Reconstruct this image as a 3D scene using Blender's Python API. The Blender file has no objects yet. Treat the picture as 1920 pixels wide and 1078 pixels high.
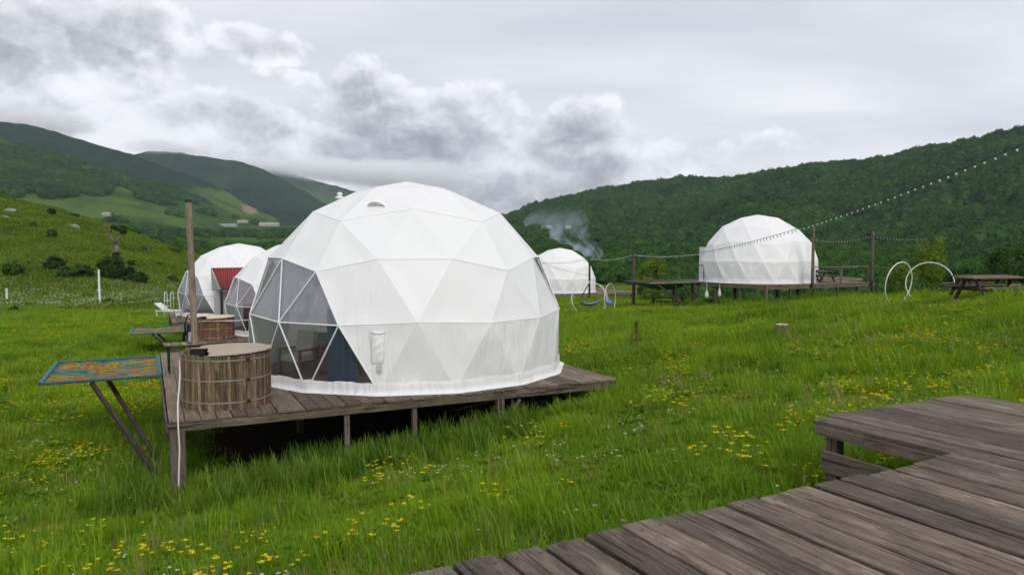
import bpy, math, random
import numpy as np
from mathutils import Vector, Matrix
random.seed(7); rng = np.random.default_rng(7)
S = bpy.context.scene; C = S.collection
R_ = math.radians

# ------------------------------------------------------------------ camera
F, PITCH = 1386.0, 0.0545          # focal length in photo pixels, tilt down
cam_d = bpy.data.cameras.new('camera'); cam = bpy.data.objects.new('camera', cam_d); C.objects.link(cam)
cam_d.sensor_width = 36; cam_d.lens = F/1920*36; cam_d.clip_start = .05; cam_d.clip_end = 30000
cam.location = (0, 0, 0); cam.rotation_euler = (math.pi/2-PITCH, 0, 0); S.camera = cam

# ------------------------------------------------------------------ world and sun
SUN_EL, SUN_AZ = R_(38), R_(158)       # azimuth clockwise from the view direction (+Y)
S.view_settings.view_transform = 'Standard'; S.view_settings.look = 'None'
S.view_settings.exposure = 0.32; S.view_settings.gamma = 1
S.render.engine = 'CYCLES'
cy = S.cycles; cy.use_denoising = True; cy.max_bounces = 9; cy.diffuse_bounces = 2; cy.glossy_bounces = 3
cy.transmission_bounces = 4; cy.transparent_max_bounces = 24; cy.volume_bounces = 6; cy.use_adaptive_sampling = True; cy.adaptive_threshold = .02
cy.caustics_reflective = False; cy.caustics_refractive = False

class NT:
    """small helper for node trees"""
    def __init__(s, tree): s.t = tree; tree.nodes.clear()
    def n(s, typ, **kw):
        nd = s.t.nodes.new(typ)
        for k, v in kw.items(): setattr(nd, k, v)
        return nd
    def l(s, a, b): s.t.links.new(a, b)
    def val(s, sock, v):
        if hasattr(v, 'is_output') or isinstance(v, bpy.types.NodeSocket): s.l(v, sock)
        else: sock.default_value = v
    def math(s, op, a, b=0.0, c=None, clamp=False):
        m = s.n('ShaderNodeMath', operation=op, use_clamp=clamp)
        s.val(m.inputs[0], a); s.val(m.inputs[1], b)
        if c is not None: s.val(m.inputs[2], c)
        return m.outputs[0]
    def vmath(s, op, a, b=None, scale=None):
        m = s.n('ShaderNodeVectorMath', operation=op)
        s.val(m.inputs[0], a)
        if b is not None: s.val(m.inputs[1], b)
        if scale is not None: s.val(m.inputs['Scale'], scale)
        return m.outputs[1] if op in ('DOT_PRODUCT', 'LENGTH') else m.outputs[0]
    def mix(s, f, a, b, mode='MIX'):
        m = s.n('ShaderNodeMix', data_type='RGBA', blend_type=mode)
        s.val(m.inputs[0], f); s.val(m.inputs[6], a); s.val(m.inputs[7], b)
        return m.outputs[2]
    def noise(s, vec, scale, detail=4, rough=.55, dist=0, dims='3D', w=None):
        m = s.n('ShaderNodeTexNoise', noise_dimensions=dims)
        if vec is not None: s.l(vec, m.inputs['Vector'])
        m.inputs['Scale'].default_value = scale; m.inputs['Detail'].default_value = detail
        m.inputs['Roughness'].default_value = rough; m.inputs['Distortion'].default_value = dist
        return m.outputs['Fac']
    def ss(s, v, lo, hi, a=0., b=1.):
        m = s.n('ShaderNodeMapRange', interpolation_type='SMOOTHSTEP')
        s.val(m.inputs[0], v); s.val(m.inputs[1], lo); s.val(m.inputs[2], hi); m.inputs[3].default_value = a; m.inputs[4].default_value = b
        return m.outputs[0]
    def comb(s, x, y, z):
        m = s.n('ShaderNodeCombineXYZ'); s.val(m.inputs[0], x); s.val(m.inputs[1], y); s.val(m.inputs[2], z); return m.outputs[0]
    def sep(s, v):
        m = s.n('ShaderNodeSeparateXYZ'); s.l(v, m.inputs[0]); return m.outputs
def c4(*a): return (a[0], a[1], a[2], 1.0)

world = bpy.data.worlds.new('World'); S.world = world; world.use_nodes = True
def build_world():
    N = NT(world.node_tree)
    out = N.n('ShaderNodeOutputWorld'); bg = N.n('ShaderNodeBackground'); N.l(bg.outputs[0], out.inputs[0])
    bg.inputs[1].default_value = 0.1
    sky = N.n('ShaderNodeTexSky', sky_type='NISHITA'); sky.sun_disc = False
    sky.sun_elevation = SUN_EL; sky.sun_rotation = SUN_AZ; sky.air_density = 1.5; sky.dust_density = 2
    d = N.n('ShaderNodeTexCoord').outputs['Generated']
    x, y, z = N.sep(d)
    hor = N.math('SQRT', N.math('ADD', N.math('MULTIPLY', x, x), N.math('MULTIPLY', y, y)))
    az = N.math('MULTIPLY', N.math('ARCTAN2', x, y), 180/math.pi)      # degrees clockwise from +Y
    el = N.math('MULTIPLY', N.math('ARCTAN2', z, hor), 180/math.pi)
    q = N.vmath('MULTIPLY', d, (1, 1, 1.4))
    det = N.noise(q, 7.0, 4, .55)                                      # large billows
    def billow(v, sc):
        m = N.n('ShaderNodeTexVoronoi', feature='F1'); N.l(v, m.inputs['Vector']); m.inputs['Scale'].default_value = sc
        m.inputs['Detail'].default_value = 3.0; m.inputs['Roughness'].default_value = .52; m.inputs['Lacunarity'].default_value = 2.3; m.normalize = True
        return N.math('SUBTRACT', 1.0, m.outputs['Distance'])
    wn = N.n('ShaderNodeTexNoise'); N.l(q, wn.inputs['Vector']); wn.inputs['Scale'].default_value = 22; wn.inputs['Detail'].default_value = 3
    qw = N.vmath('ADD', q, N.vmath('SCALE', N.vmath('SUBTRACT', wn.outputs['Color'], (.5, .5, .5)), scale=.05))
    puff = N.math('SUBTRACT', billow(qw, 13.0), .12); puff_up = N.math('SUBTRACT', billow(N.vmath('ADD', qw, (.006, 0, .020)), 13.0), .12)
    # banks of cloud: azimuth, elevation, half widths (degrees), weight
    banks = [(-32.0, 12.6, 8.0, 3.2, 1.2), (-27.0, 13.8, 4.6, 3.0, 1.1), (-18.6, 14.2, 3.4, 1.6, .80), (-12.0, 11.2, 4.2, 2.6, .95), (-9.5, 7.4, 7.5, 4.6, 1.2), (-3.6, 9.0, 5.0, 3.6, 1.05),
             (4.6, 7.4, 5.0, 4.2, 1.15), (-33.0, 8.6, 7.0, 1.8, .75), (-21.5, 9.4, 6.0, 2.2, .85), (12.6, 5.8, 4.6, 2.2, .62), (-19, 6.5, 7, 2.2, .7), (0, 4.2, 13, 2.4, 1.15), (18, 7.5, 7, 1.2, .5),
             (55, 12, 12, 4, .95), (95, 10, 14, 4.5, .95), (140, 12, 15, 4.5, .95), (-170, 10, 14, 4.5, .95), (-125, 12, 14, 4.5, .95), (-80, 11, 14, 4.5, .95)]
    warp = N.math('SUBTRACT', det, .5)
    azw = N.math('ADD', az, N.math('MULTIPLY', warp, 12.0)); elw = N.math('ADD', el, N.math('MULTIPLY', warp, -5.0))
    tot = None
    for a0, e0, wa, we, k in banks:
        dx = N.math('MULTIPLY', N.math('SUBTRACT', azw, a0), 1/wa); dy = N.math('MULTIPLY', N.math('SUBTRACT', elw, e0), 1/we)
        r2 = N.math('MULTIPLY_ADD', dx, dx, N.math('MULTIPLY', dy, dy))
        g = N.math('MULTIPLY', N.math('POWER', .407, r2), k)
        tot = g if tot is None else N.math('MAXIMUM', tot, g)
    dens = N.math('ADD', tot, N.math('MULTIPLY', N.math('SUBTRACT', puff, .5), 1.0))
    mask = N.ss(dens, .40, .60)
    thick = N.ss(N.math('ADD', tot, N.math('MULTIPLY', N.math('SUBTRACT', puff, .5), .35)), .40, 1.15)
    lit = N.math('MULTIPLY', N.math('SUBTRACT', puff, puff_up), 1.35)
    shade = N.math('ADD', N.math('SUBTRACT', .86, N.math('MULTIPLY', thick, .48)), lit)
    shade = N.math('ADD', shade, N.math('MULTIPLY', warp, 1.0))
    cum = N.mix(N.ss(shade, .0, 1.1), c4(2.5, 2.62, 3.05), c4(8.3, 8.35, 8.8))
    # the high sheet of stratus, seen in perspective
    zz = N.math('ADD', N.math('MAXIMUM', z, 0.0), .16)
    pl = N.comb(N.math('DIVIDE', x, zz), N.math('DIVIDE', y, zz), 0.3)
    stv = N.noise(N.vmath('MULTIPLY', pl, (.45, .9, 1)), 1.1, 6, .5, .25)
    strat = N.mix(N.ss(stv, .30, .66), c4(5.4, 5.55, 6.15), c4(8.1, 8.15, 8.5))
    full = N.mix(mask, strat, cum)
    full = N.mix(N.ss(stv, .2, .4, .9, 1.0), sky.outputs[0], full)     # a little clear sky through the thinnest sheet
    full = N.mix(N.ss(el, -4, -.5), c4(1.6, 1.9, 1.5), full)
    N.l(full, bg.inputs[0])
    world.cycles.sampling_method = 'MANUAL'; world.cycles.sample_map_resolution = 512
build_world()
sun_d = bpy.data.lights.new('sun', 'SUN'); sun = bpy.data.objects.new('sun', sun_d); C.objects.link(sun)
sun_d.energy = 1.5; sun_d.angle = R_(25); sun_d.color = (1, .97, .93)
sdir = Vector((math.sin(SUN_AZ)*math.cos(SUN_EL), math.cos(SUN_AZ)*math.cos(SUN_EL), math.sin(SUN_EL)))
sun.rotation_euler = sdir.to_track_quat('Z', 'Y').to_euler(); sun.location = sdir*60

# ------------------------------------------------------------------ helpers
cp, sp = math.cos(PITCH), math.sin(PITCH)
def ray(u, v):
    x = (u-960)/F; zc = (539-v)/F
    return Vector((x, cp+zc*sp, -sp+zc*cp))
def W(u, v, D):                       # the point D metres ahead that the photograph shows at pixel u, v
    r = ray(u, v); return r*(D/r.y)
def Wz(u, v, z):                      # the point at height z
    r = ray(u, v); return r*(z/r.z)
E1 = Vector((.8964, .4432, 0)); E2 = Vector((-.4432, .8964, 0)); YAW = math.atan2(E1.y, E1.x)

class MB:
    def __init__(s): s.v = []; s.f = []; s.sm = False
    def add(s, vs, fs):
        o = len(s.v); s.v += [tuple(p) for p in vs]; s.f += [tuple(i+o for i in f) for f in fs]; return s
    def box(s, c, d, rz=0, m=None):
        x, y, z = d[0]/2, d[1]/2, d[2]/2
        vs = [Vector(p) for p in ((-x,-y,-z),(x,-y,-z),(x,y,-z),(-x,y,-z),(-x,-y,z),(x,-y,z),(x,y,z),(-x,y,z))]
        M = Matrix.Translation(c) @ (m if m is not None else Matrix.Rotation(rz, 4, 'Z'))
        return s.add([M @ p for p in vs], [(0,3,2,1),(4,5,6,7),(0,1,5,4),(1,2,6,5),(2,3,7,6),(3,0,4,7)])
    def bar(s, a, b, w, h):           # a square bar from a to b
        a = Vector(a); b = Vector(b); d = b-a; L = d.length; q = d.to_track_quat('X', 'Z').to_matrix().to_4x4()
        return s.box((a+b)/2, (L, w, h), m=q)
    def tube(s, pts, r, seg=8, cap=True, closed=False):
        pts = [Vector(p) for p in pts]; n = len(pts); rr = r if isinstance(r, (list, tuple)) else [r]*n
        o = len(s.v); up = Vector((0, 0, 1)); prev = None
        for i, p in enumerate(pts):
            if closed: t = pts[(i+1) % n]-pts[i-1]
            else: t = pts[min(i+1, n-1)]-pts[max(i-1, 0)]
            t.normalize()
            if prev is None:
                a = t.cross(up)
                if a.length < 1e-3: a = t.cross(Vector((1, 0, 0)))
            else: a = prev-t*prev.dot(t)
            a.normalize(); prev = a; b = t.cross(a)
            for k in range(seg):
                an = 2*math.pi*k/seg; s.v.append(tuple(p+(a*math.cos(an)+b*math.sin(an))*rr[i]))
        m = n if closed else n-1
        for i in range(m):
            for k in range(seg):
                k2 = (k+1) % seg; i2 = (i+1) % n
                s.f.append((o+i*seg+k, o+i*seg+k2, o+i2*seg+k2, o+i2*seg+k))
        if cap and not closed:
            s.f.append(tuple(o+k for k in range(seg))[::-1]); s.f.append(tuple(o+(n-1)*seg+k for k in range(seg)))
        return s
    def lathe(s, prof, seg=24, c=(0,0,0)):
        o = len(s.v); n = len(prof)
        for r, z in prof:
            for k in range(seg):
                an = 2*math.pi*k/seg; s.v.append((c[0]+r*math.cos(an), c[1]+r*math.sin(an), c[2]+z))
        for i in range(n-1):
            for k in range(seg):
                k2 = (k+1) % seg; s.f.append((o+i*seg+k, o+i*seg+k2, o+(i+1)*seg+k2, o+(i+1)*seg+k))
        return s
    def grid(s, P):                   # P[i][j] points
        o = len(s.v); n = len(P); m = len(P[0])
        for row in P:
            for p in row: s.v.append(tuple(p))
        for i in range(n-1):
            for j in range(m-1): s.f.append((o+i*m+j, o+(i+1)*m+j, o+(i+1)*m+j+1, o+i*m+j+1))
        return s
    def mesh(s, name, mat, smooth=False):
        me = bpy.data.meshes.new(name); me.from_pydata(s.v, [], s.f)
        if mat is not None: me.materials.append(mat)
        if smooth: me.shade_smooth()
        me.update(); return me
    def build(s, name, mat, parent=None, smooth=False, loc=None, rz=None):
        o = bpy.data.objects.new(name, s.mesh(name, mat, smooth)); C.objects.link(o)
        if parent is not None: o.parent = parent
        if loc is not None: o.location = loc
        if rz is not None: o.rotation_euler = (0, 0, rz)
        return o
def tag(o, label, cat, group=None, kind=None):
    if label: o['label'] = label
    if cat: o['category'] = cat
    if group: o['group'] = group
    if kind: o['kind'] = kind
    return o
def thing(name, label, cat, loc=(0,0,0), rz=0, group=None):
    o = bpy.data.objects.new(name, None); C.objects.link(o); o.empty_display_size = .2
    o.location = loc; o.rotation_euler = (0, 0, rz)
    return tag(o, label, cat, group)
def inst(name, me, parent=None, loc=(0,0,0), rot=(0,0,0), scale=None):
    o = bpy.data.objects.new(name, me); C.objects.link(o); o.parent = parent; o.location = loc; o.rotation_euler = rot
    if scale is not None: o.scale = scale
    return o
def copy_tree(o, parent=None):
    c = o.copy(); C.objects.link(c); c.parent = parent
    for ch in o.children: copy_tree(ch, c)
    return c
def vnoise(x, y, seed=0):
    xi = np.floor(x).astype(np.int64); yi = np.floor(y).astype(np.int64); fx = x-xi; fy = y-yi
    fx = fx*fx*(3-2*fx); fy = fy*fy*(3-2*fy)
    def h(a, b):
        n = (a*374761393+b*668265263+seed*1442695041) & 0xFFFFFFFF
        n = ((n ^ (n >> 13))*1274126177) & 0xFFFFFFFF
        return ((n ^ (n >> 16)) & 0xFFFF)/65535.0
    return (h(xi, yi)*(1-fx)+h(xi+1, yi)*fx)*(1-fy)+(h(xi, yi+1)*(1-fx)+h(xi+1, yi+1)*fx)*fy
def fbm(x, y, oct=4, seed=0):
    x = np.asarray(x, float); y = np.asarray(y, float)
    r = 0; a = .5; t = 0
    for k in range(oct):
        r = r+a*vnoise(x*2**k, y*2**k, seed+k); t += a; a *= .5
    return r/t
def sstep(x, a, b):
    t = np.clip((x-a)/(b-a), 0, 1); return t*t*(3-2*t)

# ------------------------------------------------------------------ materials
MATS = {}
def mat(name):
    m = bpy.data.materials.new(name); m.use_nodes = True; MATS[name] = m
    return m, NT(m.node_tree)
def finish(N, shader): o = N.n('ShaderNodeOutputMaterial'); N.l(shader, o.inputs[0]); return o
def pbsdf(N, col, rough=.6, metal=0, spec=.4, bump=None, bstr=.3, bdist=.01):
    p = N.n('ShaderNodeBsdfPrincipled'); N.val(p.inputs['Base Color'], col); N.val(p.inputs['Roughness'], rough)
    p.inputs['Metallic'].default_value = metal; p.inputs['Specular IOR Level'].default_value = spec
    if bump is not None:
        b = N.n('ShaderNodeBump'); b.inputs['Strength'].default_value = bstr; b.inputs['Distance'].default_value = bdist
        N.l(bump, b.inputs['Height']); N.l(b.outputs[0], p.inputs['Normal'])
    return p.outputs[0]
def plain(name, col, rough=.6, metal=0, var=.12, nscale=14):
    m, N = mat(name)
    co = N.n('ShaderNodeTexCoord').outputs['Object']; rnd = N.n('ShaderNodeObjectInfo').outputs['Random']
    nz = N.noise(co, nscale, 5)
    k = N.math('ADD', 1-var, N.math('MULTIPLY', nz, var*2))
    k = N.math('MULTIPLY', k, N.math('ADD', .92, N.math('MULTIPLY', rnd, .16)))
    c = N.vmath('SCALE', (col[0], col[1], col[2]), scale=k)
    finish(N, pbsdf(N, c, rough, metal, bump=nz, bstr=.15, bdist=.004)); return m
def wood(name, dark, light, stain=.5, scale=1.0, rough=.75, pale=None, tv=.56, axis='x', gf_=1.0):
    """weathered board; the board runs along its own x axis"""
    m, N = mat(name)
    co = N.n('ShaderNodeTexCoord').outputs['Object']; rnd = N.n('ShaderNodeObjectInfo').outputs['Random']
    off = N.comb(N.math('MULTIPLY', rnd, 91.0), N.math('MULTIPLY', rnd, 37.0), N.math('MULTIPLY', rnd, 53.0))
    if axis == 'z':
        cx, cyy, cz = N.sep(co); co = N.comb(cz, cx, cyy)
    p = N.vmath('ADD', co, off)
    wav = N.noise(N.vmath('MULTIPLY', p, (.9, 5, 5)), 1.3*scale, 3, .5)
    ps = N.vmath('MULTIPLY', p, (1.2, 30*gf_, 30*gf_))
    ps = N.vmath('ADD', ps, N.comb(0.0, N.math('MULTIPLY', wav, 7.0), 0.0))
    grain = N.noise(ps, 1.6*scale, 6, .65)
    fine = N.noise(N.vmath('MULTIPLY', p, (6, 130, 130)), 1.0*scale, 5, .7)
    crack = N.ss(N.noise(N.vmath('ADD', N.vmath('MULTIPLY', p, (.9, 26, 10)), (7.3, 1.1, 0)), 1.0*scale, 3, .5), .62, .67)
    st = N.noise(N.vmath('MULTIPLY', p, (1.0, 3.6, 3.6)), 1.9, 8, .72)
    vor = N.n('ShaderNodeTexVoronoi'); N.l(N.vmath('MULTIPLY', p, (1.5, 5.0, 1.0)), vor.inputs['Vector']); vor.inputs['Scale'].default_value = 1.1
    knot = N.ss(vor.outputs['Distance'], .05, .13, 1, 0)
    f = N.math('ADD', N.math('MULTIPLY', grain, .75), N.math('MULTIPLY', fine, .4))
    col = N.mix(N.ss(f, .38, .78), c4(*dark), c4(*light))
    if pale: col = N.mix(N.math('MULTIPLY', N.ss(st, .52, .72), .75), col, c4(*pale))
    col = N.mix(N.math('MULTIPLY', N.ss(st, .50, .30), stain), col, c4(dark[0]*.55, dark[1]*.52, dark[2]*.52))
    col = N.mix(N.math('MULTIPLY', N.math('MAXIMUM', crack, N.math('MULTIPLY', knot, .8)), .75), col, c4(dark[0]*.25, dark[1]*.23, dark[2]*.22))
    tone = N.math('ADD', 1-tv/2, N.math('MULTIPLY', rnd, tv))
    col = N.vmath('SCALE', col, scale=tone)
    h = N.math('SUBTRACT', f, N.math('MULTIPLY', crack, .9))
    r = N.math('SUBTRACT', rough+.1, N.math('MULTIPLY', N.ss(st, .5, .3), .25))
    finish(N, pbsdf(N, col, r, 0, .22, bump=h, bstr=.6, bdist=.007)); return m
wood('deck_wood', (.046, .034, .025), (.190, .150, .113), .85, pale=(.29, .24, .19), tv=.75, gf_=1.9, rough=.74)
wood('old_wood', (.075, .057, .041), (.215, .168, .122), .45, pale=(.30, .24, .175), tv=.7)
wood('post_wood', (.06, .047, .038), (.17, .135, .105), .5)
wood('tub_wood', (.055, .038, .022), (.25, .175, .10), .5, pale=(.38, .28, .175), tv=1.0)
wood('red_wood', (.07, .034, .02), (.24, .115, .065), .4)
wood('dark_wood', (.022, .016, .012), (.075, .055, .042), .5)
wood('floor_wood', (.16, .11, .07), (.30, .21, .14), .2, rough=.5)
wood('cover_wood', (.42, .34, .25), (.62, .53, .42), .15)
wood('pole_wood', (.085, .062, .045), (.26, .20, .15), .5, axis='z', pale=(.30, .25, .20)); wood('upright_wood', (.06, .047, .038), (.17, .135, .105), .5, axis='z')
plain('steel', (.42, .42, .42), .42, .85); plain('black_metal', (.018, .018, .02), .5, .3); plain('white_metal', (.72, .73, .74), .35, .1, .05)
plain('white_plastic', (.62, .62, .60), .5, 0, .05); plain('rope_white', (.62, .59, .52), .9); plain('concrete', (.36, .35, .34), .9); plain('grey_fabric', (.27, .28, .29), .85)
plain('blue_cloth', (.13, .19, .52), .8); plain('teal_cloth', (.02, .11, .14), .85); plain('navy_cloth', (.028, .085, .18), .9); plain('burgundy_cloth', (.10, .014, .032), .9)
plain('cream_cloth', (.36, .33, .29), .9); plain('rock', (.19, .19, .175), .95, 0, .4, 3); plain('bark', (.15, .13, .11), .95, 0, .4, 8); plain('brass_cap', (.02, .02, .018), .5, .4)
plain('wall_paint', (.33, .32, .30), .8); plain('roof_red', (.24, .045, .04), .55, 0, .15, 5); plain('roof_teal', (.16, .27, .30), .6); plain('roof_pale', (.30, .26, .24), .7); plain('dark_glass', (.02, .025, .03), .15)
plain('teal_rope', (.045, .15, .17), .9, 0, .4, 30); plain('grey_sheet', (.36, .37, .37), .6); plain('soil', (.045, .035, .025), .95)

def m_membrane():
    m, N = mat('membrane')
    tc = N.n('ShaderNodeTexCoord'); co = tc.outputs['Object']; rnd = N.n('ShaderNodeObjectInfo').outputs['Random']
    p = N.vmath('ADD', co, N.comb(N.math('MULTIPLY', rnd, 31.0), 0.0, 0.0))
    big = N.noise(co, .9, 4); fold = N.noise(N.vmath('MULTIPLY', p, (5, 5, .7)), 1.3, 3, .5, .8); fine = N.noise(co, 60, 3)
    dirt = N.math('MULTIPLY', N.ss(N.noise(N.vmath('MULTIPLY', co, (3, 3, .5)), 1.6, 6, .65), .55, .78), .05)
    col = N.mix(N.ss(big, .3, .7), c4(.87, .87, .875), c4(.89, .89, .89))
    col = N.mix(dirt, col, c4(.42, .41, .38))
    zc = N.sep(co)[2]; gr = N.math('MULTIPLY', N.ss(zc, -.15, -.75), N.ss(N.noise(N.vmath('MULTIPLY', co, (4, 4, 1.2)), 2.0, 6, .7), .42, .75))
    col = N.mix(N.math('MULTIPLY', gr, .28), col, c4(.36, .37, .30))
    xx, yy, zz = N.sep(co); lowm = N.ss(zz, .95, .3, .18, 1.0); patch = N.ss(N.noise(co, .55, 2), .35, .65, .15, 1.0)
    h = N.math('ADD', N.math('MULTIPLY', fold, N.math('MULTIPLY', lowm, patch)), N.math('MULTIPLY', fine, .02))
    d = pbsdf(N, col, .45, 0, .35, bump=h, bstr=.6, bdist=.13)
    t = N.n('ShaderNodeBsdfTranslucent'); t.inputs[0].default_value = c4(.8, .8, .78)
    mx = N.n('ShaderNodeMixShader'); mx.inputs[0].default_value = .2; N.l(d, mx.inputs[1]); N.l(t.outputs[0], mx.inputs[2])
    finish(N, mx.outputs[0])
m_membrane()
def m_pane(name, tint, film, gl=.10):
    m, N = mat(name)
    co = N.n('ShaderNodeTexCoord').outputs['Object']; nz = N.noise(co, 2.0, 3, .5, .6)
    tr = N.n('ShaderNodeBsdfTransparent'); tr.inputs[0].default_value = c4(*tint)
    df = N.n('ShaderNodeBsdfDiffuse'); df.inputs[0].default_value = c4(.55, .57, .60)
    g = N.n('ShaderNodeBsdfGlossy'); g.inputs['Roughness'].default_value = .06; g.inputs[0].default_value = c4(.9, .9, .92)
    b = N.n('ShaderNodeBump'); b.inputs['Strength'].default_value = .25; b.inputs['Distance'].default_value = .05; N.l(nz, b.inputs['Height']); N.l(b.outputs[0], g.inputs['Normal'])
    m1 = N.n('ShaderNodeMixShader'); m1.inputs[0].default_value = film; N.l(tr.outputs[0], m1.inputs[1]); N.l(df.outputs[0], m1.inputs[2])
    lw = N.n('ShaderNodeLayerWeight'); lw.inputs[0].default_value = .25
    fac = N.math('ADD', gl*.5, N.math('MULTIPLY', lw.outputs['Fresnel'], 1.0), clamp=True)
    m2 = N.n('ShaderNodeMixShader'); N.l(fac, m2.inputs[0]); N.l(m1.outputs[0], m2.inputs[1]); N.l(g.outputs[0], m2.inputs[2])
    finish(N, m2.outputs[0])
m_pane('clear_pane', (.90, .91, .91), .045); m_pane('grey_pane', (.60, .61, .63), .22); m_pane('film_pane', (.84, .84, .88), .17); m_pane('bulb_glass', (.9, .9, .86), .8)
def m_sheer(name, col, a=.55):
    m, N = mat(name)
    co = N.n('ShaderNodeTexCoord').outputs['Object']; f = N.noise(N.vmath('MULTIPLY', co, (9, 9, .4)), 1.0, 3)
    c = N.vmath('SCALE', col, scale=N.math('ADD', .7, N.math('MULTIPLY', f, .6)))
    d = N.n('ShaderNodeBsdfDiffuse'); N.l(c, d.inputs[0]); t = N.n('ShaderNodeBsdfTranslucent'); N.l(c, t.inputs[0])
    mx = N.n('ShaderNodeMixShader'); mx.inputs[0].default_value = a; N.l(d.outputs[0], mx.inputs[1]); N.l(t.outputs[0], mx.inputs[2]); finish(N, mx.outputs[0])
m_sheer('lilac_sheer', (.80, .78, .88)); m_sheer('pink_sheer', (.60, .42, .52))
def m_leaf(name, a, b, c=None, tr=.35, seed=0, wscale=.25, gloss=.02):
    """leaf colour varies by plant and by patch of ground"""
    m, N = mat(name)
    geo = N.n('ShaderNodeNewGeometry').outputs['Position']; rnd = N.n('ShaderNodeObjectInfo').outputs['Random']
    nz = N.noise(geo, wscale, 4, .6); nf = N.noise(geo, 9.0, 2)
    f = N.math('ADD', N.math('MULTIPLY', nz, .9), N.math('ADD', N.math('MULTIPLY', rnd, .3), N.math('MULTIPLY', nf, .5)))
    col = N.mix(N.ss(f, .5, 1.15), c4(*a), c4(*b))
    if c: col = N.mix(N.math('MULTIPLY', N.ss(N.noise(geo, wscale*2.7, 3), .56, .74), .7), col, c4(*c))
    d = N.n('ShaderNodeBsdfDiffuse'); N.l(col, d.inputs[0]); t = N.n('ShaderNodeBsdfTranslucent'); N.l(N.vmath('MULTIPLY', col, (1.25, 1.1, .6)), t.inputs[0])
    mx = N.n('ShaderNodeMixShader'); mx.inputs[0].default_value = tr; N.l(d.outputs[0], mx.inputs[1]); N.l(t.outputs[0], mx.inputs[2])
    g = N.n('ShaderNodeBsdfGlossy'); g.inputs['Roughness'].default_value = .45; g.inputs[0].default_value = c4(.5, .5, .5)
    m2 = N.n('ShaderNodeMixShader'); m2.inputs[0].default_value = gloss; N.l(mx.outputs[0], m2.inputs[1]); N.l(g.outputs[0], m2.inputs[2])
    finish(N, m2.outputs[0]); return m
m_leaf('grass_blade', (.072, .165, .009), (.215, .355, .016), (.30, .31, .04), .38, wscale=.22)
m_leaf('weed_blade', (.055, .13, .012), (.15, .26, .022), (.20,.25,.04), .35, wscale=.9)
m_leaf('dry_stalk', (.16, .13, .05), (.30, .25, .10), None, .2, wscale=2)
m_leaf('slope_blade', (.055, .115, .010), (.150, .225, .018), (.19, .21, .03), .35, wscale=.08)
m_leaf('leaf_dark', (.018, .045, .010), (.042, .090, .018), None, .25, wscale=.8)
m_leaf('leaf_mid', (.020, .055, .010), (.055, .125, .018), None, .3, wscale=.6)
m_leaf('leaf_lime', (.085, .15, .014), (.18, .27, .03), None, .4, wscale=.6)
m_leaf('needle_rust', (.05, .045, .012), (.16, .12, .025), None, .2, wscale=2)
m_leaf('forest_leaf', (.015, .050, .016), (.055, .128, .026), (.090, .145, .024), .25, wscale=.012, gloss=.004)
m_leaf('petal_yellow', (.75, .52, .006), (.85, .66, .012), None, .3); m_leaf('petal_white', (.72, .72, .68), (.82, .82, .8), None, .3)

def m_ground():
    m, N = mat('meadow')
    geo = N.n('ShaderNodeNewGeometry').outputs['Position']
    dist = N.vmath('LENGTH', geo)
    a = N.noise(geo, .22, 5, .6); b = N.noise(geo, 2.5, 6, .65); c_ = N.noise(geo, .035, 4); e = N.noise(geo, .008, 5, .6)
    f = N.math('ADD', N.math('MULTIPLY', a, .5), N.math('MULTIPLY', b, .5))
    col = N.mix(N.ss(f, .35, .68), c4(.070, .135, .010), c4(.20, .30, .022))
    col = N.mix(N.math('MULTIPLY', N.ss(c_, .5, .68), .55), col, c4(.16, .23, .03))
    near = N.ss(dist, 12, 40, 1, 0)
    col = N.mix(N.math('MULTIPLY', near, .5), col, c4(.045, .10, .012))
    tuft = N.noise(geo, .9, 5, .75); tuft2 = N.noise(geo, .16, 4, .7)
    mid = N.ss(dist, 55, 110)
    mcol = N.mix(N.ss(N.math('ADD', N.math('MULTIPLY', tuft, .6), N.math('MULTIPLY', tuft2, .5)), .38, .70), c4(.028, .058, .010), c4(.105, .165, .022))
    mcol = N.mix(N.math('MULTIPLY', N.ss(tuft2, .56, .72), .4), mcol, c4(.13, .15, .04))
    col = N.mix(mid, col, mcol)
    far = N.ss(dist, 200, 500)
    fcol = N.mix(N.ss(e, .4, .62), c4(.034, .072, .016), c4(.070, .118, .024))
    fcol = N.mix(N.math('MULTIPLY', N.ss(c_, .55, .7), .5), fcol, c4(.030, .062, .016))
    col = N.mix(far, col, fcol)
    fo = N.n('ShaderNodeAttribute', attribute_name='forest').outputs['Fac']
    col = N.mix(fo, col, N.mix(N.ss(N.noise(geo, .035, 7, .8), .38, .62), c4(.0035, .012, .009), c4(.013, .034, .018)))
    ba = N.n('ShaderNodeAttribute', attribute_name='bare').outputs['Fac']; col = N.mix(ba, col, N.mix(b, c4(.018, .014, .009), c4(.035, .030, .018)))  # near-black soil tone: shade below the decks painted into the ground
    sc = N.n('ShaderNodeAttribute', attribute_name='scar').outputs['Fac']
    col = N.mix(sc, col, c4(.24, .17, .13))
    finish(N, pbsdf(N, col, .95, 0, .0, bump=N.math('ADD', b, N.math('MULTIPLY', N.noise(geo, .3, 6, .7), 3.0)), bstr=.6, bdist=.25))
m_ground()
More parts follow.
